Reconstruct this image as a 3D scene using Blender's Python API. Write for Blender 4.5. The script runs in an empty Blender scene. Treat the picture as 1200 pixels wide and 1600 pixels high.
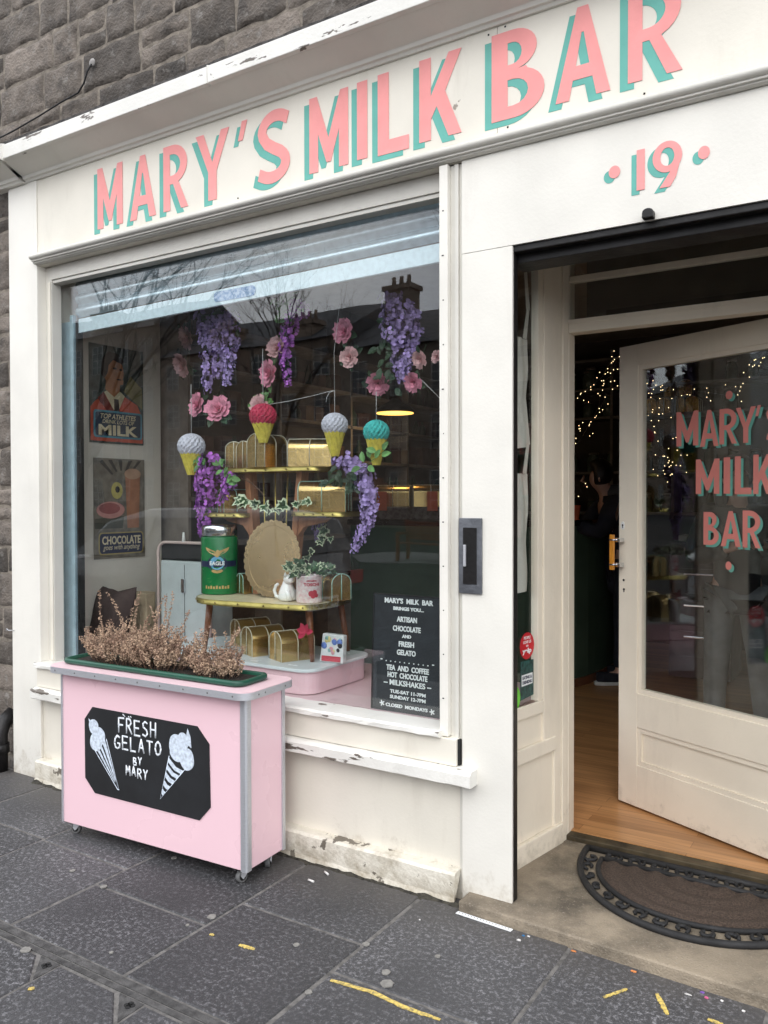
import bpy, bmesh, math, random
from mathutils import Vector, Matrix, noise
random.seed(7)
R = math.radians
scene = bpy.context.scene
COL = scene.collection

# ------------------------------------------------------------------ camera
YAW, PITCH, ROLL, FPX = R(-32.302), R(-0.929), R(-0.1186), 1290.0
CAM = Vector((1.1882, -2.7357, 1.5))
c_f = Vector((math.sin(YAW)*math.cos(PITCH), math.cos(YAW)*math.cos(PITCH), math.sin(PITCH)))
c_r = Vector((math.cos(YAW), -math.sin(YAW), 0))
c_u = c_r.cross(c_f)
c_r, c_u = math.cos(ROLL)*c_r + math.sin(ROLL)*c_u, -math.sin(ROLL)*c_r + math.cos(ROLL)*c_u
cam = bpy.data.cameras.new('camera')
cam.sensor_fit = 'VERTICAL'; cam.sensor_height = 24.0; cam.lens = FPX/1600*24.0
cam.clip_start = 0.05; cam.clip_end = 500
co = bpy.data.objects.new('camera', cam); COL.objects.link(co)
m = Matrix((c_r, c_u, -c_f)).transposed().to_4x4(); m.translation = CAM
co.matrix_world = m
scene.camera = co

# ------------------------------------------------------------------ world, sun, exposure
SUN_EL, SUN_AZ = R(40), R(158)          # azimuth clockwise from +Y: behind the camera, to its right
w = bpy.data.worlds.new('World'); scene.world = w; w.use_nodes = True
nt = w.node_tree; nt.nodes.clear()
sky = nt.nodes.new('ShaderNodeTexSky'); sky.sky_type = 'NISHITA'; sky.sun_disc = False
sky.sun_elevation = SUN_EL; sky.sun_rotation = SUN_AZ; sky.dust_density = 3.0; sky.air_density = 1.0
hs = nt.nodes.new('ShaderNodeHueSaturation'); hs.inputs['Saturation'].default_value = 0.42
tc = nt.nodes.new('ShaderNodeTexCoord')
cn = nt.nodes.new('ShaderNodeTexNoise'); cn.inputs['Scale'].default_value = 2.2; cn.inputs['Detail'].default_value = 6
cr = nt.nodes.new('ShaderNodeValToRGB')
cr.color_ramp.elements[0].position = .36; cr.color_ramp.elements[0].color = (9.3, 9.9, 11.2, 1)
cr.color_ramp.elements[1].position = .66; cr.color_ramp.elements[1].color = (14.0, 14.1, 14.4, 1)
mx = nt.nodes.new('ShaderNodeMix'); mx.data_type = 'RGBA'                     # broken cloud cover over the sky
mf = nt.nodes.new('ShaderNodeMapRange'); mf.inputs[1].default_value = .30; mf.inputs[2].default_value = .52; mf.inputs[3].default_value = .55; mf.inputs[4].default_value = .95
bg = nt.nodes.new('ShaderNodeBackground'); bg.inputs['Strength'].default_value = 0.15
out = nt.nodes.new('ShaderNodeOutputWorld')
L = nt.links.new
L(sky.outputs[0], hs.inputs['Color']); L(tc.outputs['Generated'], cn.inputs['Vector']); L(cn.outputs[0], cr.inputs[0])
L(cn.outputs[0], mf.inputs[0]); L(mf.outputs[0], mx.inputs[0]); L(hs.outputs[0], mx.inputs[6]); L(cr.outputs[0], mx.inputs[7]); L(mx.outputs[2], bg.inputs['Color']); L(bg.outputs[0], out.inputs[0])
sl = bpy.data.lights.new('sun', 'SUN'); sl.energy = 0.5; sl.angle = R(30); sl.color = (1, .96, .90)
so = bpy.data.objects.new('sun', sl); COL.objects.link(so)
sd = Vector((math.sin(SUN_AZ)*math.cos(SUN_EL), math.cos(SUN_AZ)*math.cos(SUN_EL), math.sin(SUN_EL)))
so.rotation_euler = sd.to_track_quat('Z', 'Y').to_euler(); so.location = sd*30
vs = scene.view_settings
vs.view_transform = 'Standard'; vs.look = 'None'; vs.gamma = 1; vs.use_curve_mapping = False
vs.exposure = 0.54
scene.cycles.max_bounces = 8; scene.cycles.transparent_max_bounces = 12
scene.cycles.caustics_reflective = False; scene.cycles.caustics_refractive = False
scene.cycles.use_denoising = True

# ------------------------------------------------------------------ helpers
def ray(px, py): return c_r*((px-600)/FPX) - c_u*((py-800)/FPX) + c_f
def A(px, py, Y):                      # the place on the upright plane y = Y
    d = ray(px, py); return CAM + d*((Y-CAM.y)/d.y)
def G(px, py, Z=0.0):                  # the place on the level plane z = Z
    d = ray(px, py); return CAM + d*((Z-CAM.z)/d.z)

M4 = {}
def thing(name, label, cat, loc=(0, 0, 0), rz=0.0, group=None, kind=None):
    o = bpy.data.objects.new(name, None); COL.objects.link(o); o.empty_display_size = .1
    o.location = loc; o.rotation_euler = (0, 0, rz)
    tag(o, label, cat, group, kind)
    M4[o.name] = Matrix.Translation(Vector(loc)) @ Matrix.Rotation(rz, 4, 'Z')
    return o
def tag(o, label=None, cat=None, group=None, kind=None):
    if label: o['label'] = label
    if cat: o['category'] = cat
    if group: o['group'] = group
    if kind: o['kind'] = kind
    return o
def children(o): return [c for c in bpy.data.objects if c.parent == o]
def copy_tree(o, parent=None):
    c = o.copy(); COL.objects.link(c); c.parent = parent
    for ch in children(o): copy_tree(ch, c)
    return c

class MB:
    def __init__(s): s.v = []; s.f = []; s.mi = []; s.sm = []
    def add(s, vs_, fs, mi=0, sm=False):
        n = len(s.v); s.v += [Vector(p) for p in vs_]
        for f in fs: s.f.append(tuple(i+n for i in f)); s.mi.append(mi); s.sm.append(sm)
        return s
    def box(s, x0, x1, y0, y1, z0, z1, mi=0):
        return s.add([(x, y, z) for z in (z0, z1) for y in (y0, y1) for x in (x0, x1)],
                     [(0, 2, 3, 1), (4, 5, 7, 6), (0, 1, 5, 4), (1, 3, 7, 5), (3, 2, 6, 7), (2, 0, 4, 6)], mi)
    def prism(s, poly, fn, a, b, mi=0, sm=False):       # poly in 2-D, fn(u, v, w) -> 3-D, between w=a and w=b
        n = len(poly)
        p = [fn(u, v, a) for u, v in poly] + [fn(u, v, b) for u, v in poly]
        s.add(p, [tuple(range(n))[::-1], tuple(range(n, 2*n))], mi)
        k = len(s.v)-2*n
        for i in range(n):
            j = (i+1) % n; s.f.append((k+i, k+j, k+n+j, k+n+i)); s.mi.append(mi); s.sm.append(sm)
        return s
    def tube(s, pts, r, n=8, mi=0, closed=False, caps=True, flat=None):
        pts = [Vector(p) for p in pts]; k = len(pts)
        rr = r if isinstance(r, (list, tuple)) else [r]*k
        vs_ = []; up = None
        for i, p in enumerate(pts):
            if closed: d = pts[(i+1) % k]-pts[i-1]
            else: d = pts[min(i+1, k-1)]-pts[max(i-1, 0)]
            if d.length < 1e-9: d = Vector((0, 0, 1))
            d.normalize()
            if up is None: up = d.orthogonal().normalized()
            else:
                up = up - d*up.dot(d)
                up = up.normalized() if up.length > 1e-6 else d.orthogonal().normalized()
            q = d.cross(up)
            for j in range(n):
                a = 2*math.pi*j/n
                o = (up*math.cos(a)+q*math.sin(a))*rr[i]
                if flat is not None: o = o - flat*(o.dot(flat)*.8)
                vs_.append(p+o)
        fs = []
        for i in range(k if closed else k-1):
            for j in range(n):
                a, b = i*n+j, i*n+(j+1) % n; c, d_ = ((i+1) % k)*n+(j+1) % n, ((i+1) % k)*n+j
                fs.append((a, b, c, d_))
        s.add(vs_, fs, mi, True)
        if caps and not closed:
            base = len(s.v)-k*n
            s.f.append(tuple(base+j for j in range(n))[::-1]); s.mi.append(mi); s.sm.append(False)
            s.f.append(tuple(base+(k-1)*n+j for j in range(n))); s.mi.append(mi); s.sm.append(False)
        return s
    def lathe(s, prof, n=32, c=(0, 0, 0), mi=0, mod=None, sm=True):
        c = Vector(c); vs_ = []
        for r, z in prof:
            for j in range(n):
                a = 2*math.pi*j/n; q = r*(mod(a, z) if mod else 1)
                vs_.append(c+Vector((q*math.cos(a), q*math.sin(a), z)))
        fs = [(i*n+j, i*n+(j+1) % n, (i+1)*n+(j+1) % n, (i+1)*n+j) for i in range(len(prof)-1) for j in range(n)]
        s.add(vs_, fs, mi, sm)
        b = len(s.v)-len(vs_)
        s.f.append(tuple(b+j for j in range(n))[::-1]); s.mi.append(mi); s.sm.append(False)
        s.f.append(tuple(b+(len(prof)-1)*n+j for j in range(n))); s.mi.append(mi); s.sm.append(False)
        return s
    def ball(s, c, r, n=8, mi=0, sq=(1, 1, 1)):
        c = Vector(c); k = max(4, n//2+1)
        vs_ = [c+Vector((0, 0, -r*sq[2]))]
        for i in range(1, k):
            t = -math.pi/2+math.pi*i/k
            for j in range(n):
                a = 2*math.pi*j/n
                vs_.append(c+Vector((r*sq[0]*math.cos(t)*math.cos(a), r*sq[1]*math.cos(t)*math.sin(a), r*sq[2]*math.sin(t))))
        vs_.append(c+Vector((0, 0, r*sq[2])))
        fs = [(0, 1+(j+1) % n, 1+j) for j in range(n)]
        for i in range(k-2):
            for j in range(n):
                a = 1+i*n; fs.append((a+j, a+(j+1) % n, a+n+(j+1) % n, a+n+j))
        t = len(vs_)-1; a = 1+(k-2)*n
        fs += [(a+j, a+(j+1) % n, t) for j in range(n)]
        return s.add(vs_, fs, mi, True)
    def build(s, name, mats, parent=None, bevel=0, seg=2, smooth=None, world=True):
        me = bpy.data.meshes.new(name)
        vv = s.v
        M = M4.get(parent.name) if parent else None
        if M is not None and world:
            I = M.inverted(); vv = [I @ p for p in vv]
        me.from_pydata([tuple(p) for p in vv], [], s.f)
        mats = mats if isinstance(mats, (list, tuple)) else [mats]
        for q in mats: me.materials.append(q)
        me.polygons.foreach_set('material_index', s.mi)
        me.polygons.foreach_set('use_smooth', [bool(x) if smooth is None else smooth for x in s.sm])
        if bevel:
            bm = bmesh.new(); bm.from_mesh(me)
            bmesh.ops.remove_doubles(bm, verts=bm.verts, dist=1e-6)
            es = [e for e in bm.edges if len(e.link_faces) == 2 and e.calc_face_angle(0) > .5]
            bmesh.ops.bevel(bm, geom=es, offset=bevel, segments=seg, profile=.6, affect='EDGES', clamp_overlap=True)
            bm.to_mesh(me); bm.free()
        me.validate(); me.update()
        o = bpy.data.objects.new(name, me); COL.objects.link(o)
        if parent:
            o.parent = parent
            if M is not None: M4[o.name] = M
        return o
def XY(u, v, w_): return (u, v, w_)
def XZ(u, v, w_): return (u, w_, v)
def YZ(u, v, w_): return (w_, u, v)
def rrect(x0, x1, y0, y1, r, n=6):
    o = []
    for cx, cy, a0 in ((x1-r, y1-r, 0), (x0+r, y1-r, 90), (x0+r, y0+r, 180), (x1-r, y0+r, 270)):
        for i in range(n+1):
            a = R(a0+90*i/n); o.append((cx+r*math.cos(a), cy+r*math.sin(a)))
    return o
def bez(p0, p1, p2, n=8):
    p0, p1, p2 = Vector(p0), Vector(p1), Vector(p2)
    return [p0*(1-t)**2+p1*2*t*(1-t)+p2*t*t for t in [i/n for i in range(n+1)]]

# ------------------------------------------------------------------ materials
MATS = {}
def mat(name, col, rough=.5, metal=0.0, var=.12, scale=12.0, bump=0.0, bscale=60.0, col2=None, spec=.5, island=0.0, emit=0.0, coords='Object', stretch=None, coat=0.0):
    m_ = bpy.data.materials.new(name); m_.use_nodes = True; MATS[name] = m_
    n = m_.node_tree; b = n.nodes['Principled BSDF']; l = n.links.new
    b.inputs['Roughness'].default_value = rough; b.inputs['Metallic'].default_value = metal
    b.inputs['Specular IOR Level'].default_value = spec
    b.inputs['Coat Weight'].default_value = coat
    t = n.nodes.new('ShaderNodeTexCoord'); src = t.outputs[coords]
    if stretch:
        mp = n.nodes.new('ShaderNodeMapping'); mp.inputs['Scale'].default_value = stretch; l(src, mp.inputs['Vector']); src = mp.outputs[0]
    nz = n.nodes.new('ShaderNodeTexNoise'); nz.inputs['Scale'].default_value = scale; nz.inputs['Detail'].default_value = 8
    l(src, nz.inputs['Vector'])
    c2 = col2 or tuple(c*(1-var*2.2) for c in col)
    cr_ = n.nodes.new('ShaderNodeValToRGB')
    cr_.color_ramp.elements[0].position = .3; cr_.color_ramp.elements[0].color = (*c2, 1)
    cr_.color_ramp.elements[1].position = .62; cr_.color_ramp.elements[1].color = (*col, 1)
    l(nz.outputs[0], cr_.inputs[0]); last = cr_.outputs[0]
    if island:
        g = n.nodes.new('ShaderNodeNewGeometry'); h = n.nodes.new('ShaderNodeHueSaturation')
        mr = n.nodes.new('ShaderNodeMapRange'); mr.inputs[3].default_value = 1-island; mr.inputs[4].default_value = 1+island
        l(g.outputs['Random Per Island'], mr.inputs[0]); l(mr.outputs[0], h.inputs['Value']); l(last, h.inputs['Color']); last = h.outputs[0]
    l(last, b.inputs['Base Color'])
    rr = n.nodes.new('ShaderNodeMapRange'); rr.inputs[3].default_value = min(1, rough*1.25); rr.inputs[4].default_value = rough*.8
    l(nz.outputs[0], rr.inputs[0]); l(rr.outputs[0], b.inputs['Roughness'])
    if bump:
        bz = n.nodes.new('ShaderNodeTexNoise'); bz.inputs['Scale'].default_value = bscale; bz.inputs['Detail'].default_value = 6
        l(src, bz.inputs['Vector'])
        bp = n.nodes.new('ShaderNodeBump'); bp.inputs['Strength'].default_value = bump; bp.inputs['Distance'].default_value = .01
        l(bz.outputs[0], bp.inputs['Height']); l(bp.outputs[0], b.inputs['Normal'])
    if emit:
        b.inputs['Emission Color'].default_value = (*col, 1); b.inputs['Emission Strength'].default_value = emit
    return m_
def worn(name, col, under, amount=.62, scale=7.0, rough=.45, bump=.07, grime=(.45, .40, .32), gr=.5, stretch=None):
    """old gloss paint: brush texture, faint dirt, chips showing what lies under it"""
    m_ = mat(name, col, rough, var=.05, scale=3.0, bump=bump, bscale=90)
    n = m_.node_tree; l = n.links.new; b = n.nodes['Principled BSDF']
    old = b.inputs['Base Color'].links[0].from_socket
    t = n.nodes.new('ShaderNodeTexCoord')
    g = n.nodes.new('ShaderNodeTexNoise'); g.inputs['Scale'].default_value = scale*.6; g.inputs['Detail'].default_value = 10; g.inputs['Roughness'].default_value = .7
    gm = n.nodes.new('ShaderNodeMapRange'); gm.inputs[1].default_value = .55; gm.inputs[2].default_value = .8; gm.inputs[4].default_value = gr
    gp = n.nodes.new('ShaderNodeMapping'); gp.inputs['Scale'].default_value = (2.2, 1, .45); l(t.outputs['Object'], gp.inputs[0]); l(gp.outputs[0], g.inputs['Vector']); l(g.outputs[0], gm.inputs[0])
    # blotches of mud thrown up from the pavement: noise patches, thickest low down
    sz = n.nodes.new('ShaderNodeSeparateXYZ'); l(t.outputs['Object'], sz.inputs[0]); zr = n.nodes.new('ShaderNodeMapRange'); zr.inputs[1].default_value = .28; zr.inputs[2].default_value = -.02; zr.inputs[3].default_value = 0; zr.inputs[4].default_value = .42; l(sz.outputs['Z'], zr.inputs[0])
    mn = n.nodes.new('ShaderNodeTexNoise'); mn.inputs['Scale'].default_value = 11; mn.inputs['Detail'].default_value = 11; mn.inputs['Roughness'].default_value = .72; l(t.outputs['Object'], mn.inputs['Vector'])
    ad = n.nodes.new('ShaderNodeMath'); ad.operation = 'ADD'; l(mn.outputs[0], ad.inputs[0]); l(zr.outputs[0], ad.inputs[1]); mm_ = n.nodes.new('ShaderNodeMapRange'); mm_.inputs[1].default_value = .74; mm_.inputs[2].default_value = .98; mm_.inputs[4].default_value = .85; l(ad.outputs[0], mm_.inputs[0])
    mxx = n.nodes.new('ShaderNodeMath'); mxx.operation = 'MAXIMUM'; l(gm.outputs[0], mxx.inputs[0]); l(mm_.outputs[0], mxx.inputs[1])
    x1 = n.nodes.new('ShaderNodeMix'); x1.data_type = 'RGBA'; l(mxx.outputs[0], x1.inputs[0]); l(old, x1.inputs[6]); x1.inputs[7].default_value = (*grime, 1)
    c = n.nodes.new('ShaderNodeTexNoise'); c.inputs['Scale'].default_value = scale; c.inputs['Detail'].default_value = 12; c.inputs['Roughness'].default_value = .62
    mp = n.nodes.new('ShaderNodeMapping'); mp.inputs['Location'].default_value = (3.1, 1.7, .4); mp.inputs['Scale'].default_value = stretch or (1, 1, 1); l(t.outputs['Object'], mp.inputs[0]); l(mp.outputs[0], c.inputs['Vector'])
    cm = n.nodes.new('ShaderNodeMapRange'); cm.inputs[1].default_value = amount; cm.inputs[2].default_value = amount+.012
    l(c.outputs[0], cm.inputs[0])
    x2 = n.nodes.new('ShaderNodeMix'); x2.data_type = 'RGBA'; l(cm.outputs[0], x2.inputs[0]); l(x1.outputs[2], x2.inputs[6]); x2.inputs[7].default_value = (*under, 1)
    l(x2.outputs[2], b.inputs['Base Color'])
    return m_
def glass(name, tint=(.965, .985, .98), f0=.05):
    m_ = bpy.data.materials.new(name); m_.use_nodes = True; MATS[name] = m_
    n = m_.node_tree; n.nodes.clear(); l = n.links.new
    g = n.nodes.new('ShaderNodeNewGeometry'); d = n.nodes.new('ShaderNodeVectorMath'); d.operation = 'DOT_PRODUCT'
    l(g.outputs['Normal'], d.inputs[0]); l(g.outputs['Incoming'], d.inputs[1])
    def mth(op, a, b_=None):
        q = n.nodes.new('ShaderNodeMath'); q.operation = op
        for i, z in enumerate((a, b_)):
            if z is None: continue
            if isinstance(z, (int, float)): q.inputs[i].default_value = z
            else: l(z, q.inputs[i])
        return q.outputs[0]
    k = mth('SUBTRACT', 1.0, mth('ABSOLUTE', d.outputs['Value'])); k5 = mth('POWER', k, 5.0)
    F = mth('ADD', f0, mth('MULTIPLY', k5, 1-f0))
    tr = n.nodes.new('ShaderNodeBsdfTransparent'); tr.inputs[0].default_value = (*tint, 1)
    gl = n.nodes.new('ShaderNodeBsdfGlossy'); gl.inputs['Roughness'].default_value = 0.0
    # slight waviness and dust of an old pane
    t = n.nodes.new('ShaderNodeTexCoord'); nz = n.nodes.new('ShaderNodeTexNoise'); nz.inputs['Scale'].default_value = 2.5; nz.inputs['Detail'].default_value = 1
    bp = n.nodes.new('ShaderNodeBump'); bp.inputs['Strength'].default_value = .06; bp.inputs['Distance'].default_value = .01
    l(t.outputs['Object'], nz.inputs['Vector']); l(nz.outputs[0], bp.inputs['Height']); l(bp.outputs[0], gl.inputs['Normal'])
    mxs = n.nodes.new('ShaderNodeMixShader'); l(F, mxs.inputs[0]); l(tr.outputs[0], mxs.inputs[1]); l(gl.outputs[0], mxs.inputs[2])
    o = n.nodes.new('ShaderNodeOutputMaterial'); l(mxs.outputs[0], o.inputs[0])
    return m_

WHITE = worn('cream_gloss_paint', (.765, .725, .63), (.30, .26, .21), .735, 5.0, gr=.34)
WHITE_BRIGHT = worn('white_gloss_paint', (.79, .765, .695), (.33, .29, .24), .72, 6.0, gr=.2)
PORCH = worn('warm_cream_porch_paint', (.80, .725, .60), (.30, .26, .21), .735, 5.0, gr=.34)
WHITE_CHIP = worn('flaking_white_paint', (.78, .765, .71), (.13, .11, .09), .605, 7.0, bump=.15, gr=.3, stretch=(.55, 1, 2.6))
PLINTH_M = worn('peeling_plinth_paint', (.74, .70, .60), (.16, .14, .11), .60, 9.0, bump=.3, grime=(.33, .28, .2), gr=.75)
BEIGE = worn('aged_cream_paint', (.66, .64, .58), (.3, .25, .2), .72, 8.0, gr=.3)
SHOPPINK = mat('pink_sign_paint', (.86, .32, .305), .5, var=.03, bump=.1)
SHOPTEAL = mat('teal_sign_paint', (.115, .42, .355), .5, var=.05, bump=.1)
GLASS = glass('window_glass', f0=.062)
BLACKMETAL = mat('black_painted_steel', (.012, .011, .011), .45, .3, var=.2, bump=.15)
STEEL = mat('brushed_aluminium', (.62, .63, .66), .5, .75, var=.08, scale=40, stretch=(1, 1, 30))
CHROME = mat('chrome', (.75, .76, .78), .12, 1.0, var=.03)
GALV = mat('galvanised_shutter_steel', (.50, .60, .66), .34, .85, var=.1, scale=25, bump=.04)
GALVLIGHT = mat('pale_blue_shutter_bar', (.62, .74, .80), .45, .2, var=.06, scale=45, bump=.06)
RAILBLUE = mat('blue_grey_rail', (.36, .50, .58), .4, .3, var=.1, scale=18)
PINK = mat('pink_laminate', (.81, .555, .605), .28, var=.008, scale=3)
PINKTOP = mat('pink_laminate_top', (.81, .58, .62), .3, var=.03, scale=3)
PALEPINK = mat('pink_painted_board', (.72, .50, .53), .4, var=.06, scale=5)
WHITETOP = mat('pale_blue_white_laminate', (.70, .76, .78), .25, var=.03)
CHALK = mat('blackboard', (.012, .013, .015), .6, var=.3, scale=6)
CHALKW = mat('chalk_pen_white', (.78, .82, .86), .8, var=.08, scale=60)
CHALKB = mat('chalk_pen_scribble', (.66, .74, .84), .85, var=.18, scale=70)
TROUGH = mat('dark_green_plastic', (.008, .075, .045), .38, var=.12)
SOIL = mat('dry_soil', (.03, .02, .014), .95, var=.4, scale=90, bump=.8)
HEATHER = mat('dried_heather', (.46, .33, .225), .9, var=.2, scale=14, col2=(.22, .13, .095), island=.55)
HSTEM = mat('heather_stem', (.20, .12, .08), .9, var=.2)
RUBBER = mat('black_rubber', (.018, .018, .019), .7, var=.25, bump=.3)
GREYRUB = mat('grey_caster_tyre', (.12, .12, .12), .6, var=.1)
GOLD = mat('gold_card', (.72, .51, .22), .25, .95, var=.14, scale=7, bump=.12, bscale=25)
GOLD2 = mat('gold_foil_board', (.54, .39, .22), .27, .9, var=.08, scale=5, bump=.06)
BRASS = mat('brass_edging', (.46, .37, .12), .34, .9, var=.15, scale=20)
BRASSD = mat('dull_brass', (.30, .22, .08), .45, .8, var=.2)
WOODM = mat('teak_leg', (.22, .075, .03), .4, var=.2, scale=8, stretch=(8, 8, 1))
WOODL = mat('light_teak', (.40, .18, .09), .4, var=.15, scale=8, stretch=(8, 8, 1))
CREAMTOP = mat('cream_table_laminate', (.72, .62, .42), .3, var=.05)
RIBBON = mat('mint_twist_cord', (.45, .72, .60), .6, var=.2, scale=200)
CREAMC = mat('cream_twist_cord', (.75, .70, .55), .6, var=.2, scale=200)
TINGREEN = mat('green_enamel_tin', (.006, .17, .045), .25, var=.12, scale=9)
NAVY = mat('navy_print', (.012, .018, .06), .4, var=.1)
SKYBLUE = mat('blue_print', (.12, .36, .55), .4, var=.1)
GOLDPRINT = mat('gold_print', (.5, .33, .12), .5, var=.1)
REDPRINT = mat('red_print', (.45, .03, .05), .5, var=.1)
CERAMIC = mat('white_glazed_ceramic', (.80, .80, .78), .12, var=.02)
TINWHITE = mat('pale_pink_tin_print', (.76, .72, .71), .35, var=.25, scale=75, col2=(.68, .42, .46))
LEAF = mat('ivy_green', (.035, .10, .035), .45, var=.3, scale=30, island=.35)
LEAFEDGE = mat('cream_leaf_edge', (.55, .62, .42), .5, var=.1)
LEAFLIGHT = mat('fresh_green_leaf', (.13, .30, .09), .5, var=.2, scale=30, island=.3)
LEAFDARK = mat('dark_silk_leaf', (.02, .06, .025), .55, var=.3, island=.3)
LILAC = mat('lilac_silk_petal', (.44, .32, .66), .7, var=.22, scale=30, island=.38)
VIOLET = mat('violet_silk_petal', (.44, .13, .56), .7, var=.25, scale=30, island=.4)
PEONY = mat('pink_silk_petal', (.78, .30, .42), .7, var=.18, scale=40, island=.22)
PEONYPALE = mat('pale_pink_silk_petal', (.75, .45, .46), .7, var=.15, scale=40, island=.2)
CONEY = mat('yellow_tissue_paper', (.66, .55, .08), .8, var=.12, scale=40)
PAPERW = mat('grey_white_tissue_paper', (.58, .58, .66), .85, var=.1, scale=40)
PAPERR = mat('red_tissue_paper', (.50, .03, .08), .85, var=.15, scale=40)
PAPERT = mat('turquoise_tissue_paper', (.06, .50, .47), .85, var=.15, scale=40)
STRING = mat('white_string', (.6, .6, .6), .8)
DARKSTRING = mat('grey_string', (.22, .21, .2), .8)
CUSHION = mat('brown_cushion_cloth', (.07, .045, .04), .9, var=.15, bump=.3, bscale=300)
CABGREY = mat('pale_blue_enamel', (.50, .56, .56), .35, var=.05)
CABPINK = mat('pinkish_enamel_tube', (.60, .48, .44), .35, var=.05)
TEXTW = mat('white_plastic_letters', (.80, .82, .82), .45, var=.03)
FELT = mat('black_ribbed_board', (.013, .018, .024), .65, var=.2)
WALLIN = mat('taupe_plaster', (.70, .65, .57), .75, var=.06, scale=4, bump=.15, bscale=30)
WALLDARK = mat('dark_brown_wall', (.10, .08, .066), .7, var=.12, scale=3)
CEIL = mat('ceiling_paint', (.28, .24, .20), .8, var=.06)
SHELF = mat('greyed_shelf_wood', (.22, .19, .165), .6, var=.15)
COUNTERG = mat('dark_green_counter', (.075, .115, .08), .75, var=.1, scale=3, spec=.2)
COUNTERT = mat('black_counter_edge', (.02, .02, .02), .2, .2)
SKIRT = mat('varnished_skirting', (.20, .075, .035), .35, var=.15)
COAT = mat('navy_coat_cloth', (.012, .013, .022), .9, var=.2)
GREYCLOTH = mat('grey_hood_cloth', (.07, .07, .075), .9, var=.2)
JEANS = mat('pale_denim', (.17, .18, .19), .85, var=.15, scale=14, bump=.2, bscale=250)
SKIN = mat('skin', (.52, .31, .23), .55, var=.06)
HAIR = mat('dark_brown_hair', (.016, .010, .008), .5, var=.3, scale=40, stretch=(6, 6, 1))
SHOEW = mat('white_rubber_sole', (.6, .6, .58), .6)
AMBER = mat('amber_plastic', (.62, .25, .03), .25, var=.08, coat=.4)
CLOTH = mat('cream_cotton', (.62, .58, .52), .9, var=.06, bump=.2, bscale=40)
BRISTLE = mat('brown_coir', (.10, .068, .05), .95, var=.3, scale=160, bump=.9, bscale=260)
YELLOWP = mat('yellow_road_paint', (.70, .52, .13), .8, scale=110, col2=(.22, .18, .09))
GUM = mat('grey_chewing_gum', (.24, .23, .21), .85, var=.15, scale=80)
BUTT = mat('cigarette_paper', (.75, .73, .70), .8)
ORANGET = mat('orange_tag_paper', (.62, .12, .05), .8)
SHADOWB = mat('shade_and_marks_black', (.01, .01, .01), .8)  # flat black for small marks; also stands in for shade in gaps
STONEDARK = None
# ------------------------------------------------------------------ ground materials
def node(n, t, **k):
    q = n.nodes.new(t)
    for a, b in k.items(): setattr(q, a, b)
    return q
def paving():
    m_ = mat('dark_speckled_paving', (.054, .0535, .0565), .6, var=.2, scale=1.3, bump=.35, bscale=120)
    n = m_.node_tree; l = n.links.new; b = n.nodes['Principled BSDF']; old = b.inputs['Base Color'].links[0].from_socket
    t = node(n, 'ShaderNodeTexCoord')
    big = node(n, 'ShaderNodeTexNoise'); big.inputs['Scale'].default_value = 2.2; big.inputs['Detail'].default_value = 4
    l(t.outputs['Object'], big.inputs[0])
    sp = node(n, 'ShaderNodeTexNoise'); sp.inputs['Scale'].default_value = 62; sp.inputs['Detail'].default_value = 8; sp.inputs['Roughness'].default_value = .82
    l(t.outputs['Object'], sp.inputs[0])
    r = node(n, 'ShaderNodeMapRange'); r.inputs[1].default_value = .51; r.inputs[2].default_value = .60; r.inputs[4].default_value = .85
    l(sp.outputs[0], r.inputs[0])
    fa = node(n, 'ShaderNodeMapRange'); fa.inputs[1].default_value = .35; fa.inputs[2].default_value = .62; fa.inputs[3].default_value = .25
    l(big.outputs[0], fa.inputs[0])
    mu = node(n, 'ShaderNodeMath', operation='MULTIPLY'); l(r.outputs[0], mu.inputs[0]); l(fa.outputs[0], mu.inputs[1])
    x = node(n, 'ShaderNodeMix', data_type='RGBA'); l(mu.outputs[0], x.inputs[0]); l(old, x.inputs[6]); x.inputs[7].default_value = (.26, .255, .268, 1)
    g = node(n, 'ShaderNodeNewGeometry'); h = node(n, 'ShaderNodeHueSaturation'); mr = node(n, 'ShaderNodeMapRange'); mr.inputs[3].default_value = .74; mr.inputs[4].default_value = 1.22
    l(g.outputs['Random Per Island'], mr.inputs[0]); l(mr.outputs[0], h.inputs['Value']); l(x.outputs[2], h.inputs['Color'])
    # trodden-in dirt in broad patches, and a dusty film near the wall where nobody walks
    d = node(n, 'ShaderNodeTexNoise'); d.inputs['Scale'].default_value = 5; d.inputs['Detail'].default_value = 9; d.inputs['Roughness'].default_value = .7
    l(t.outputs['Object'], d.inputs[0])
    sx = node(n, 'ShaderNodeSeparateXYZ'); l(t.outputs['Object'], sx.inputs[0])
    e = node(n, 'ShaderNodeMapRange'); e.inputs[1].default_value = -.42; e.inputs[2].default_value = 0.0; l(sx.outputs['Y'], e.inputs[0])
    dm = node(n, 'ShaderNodeMath', operation='MULTIPLY'); l(d.outputs[0], dm.inputs[0]); l(e.outputs[0], dm.inputs[1])
    dm2 = node(n, 'ShaderNodeMapRange'); dm2.inputs[1].default_value = .12; dm2.inputs[2].default_value = .5; dm2.inputs[4].default_value = .8; l(dm.outputs[0], dm2.inputs[0])
    y = node(n, 'ShaderNodeMix', data_type='RGBA'); l(dm2.outputs[0], y.inputs[0]); l(h.outputs[0], y.inputs[6]); y.inputs[7].default_value = (.085, .078, .072, 1)
    l(y.outputs[2], b.inputs['Base Color'])
    return m_
PAVE = paving()
JOINT = mat('sandy_joint', (.17, .16, .15), .95, var=.25, scale=30, bump=.5)
ASPHALT = mat('asphalt', (.05, .05, .052), .95, var=.2, scale=40, bump=.5, spec=.05)
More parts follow.
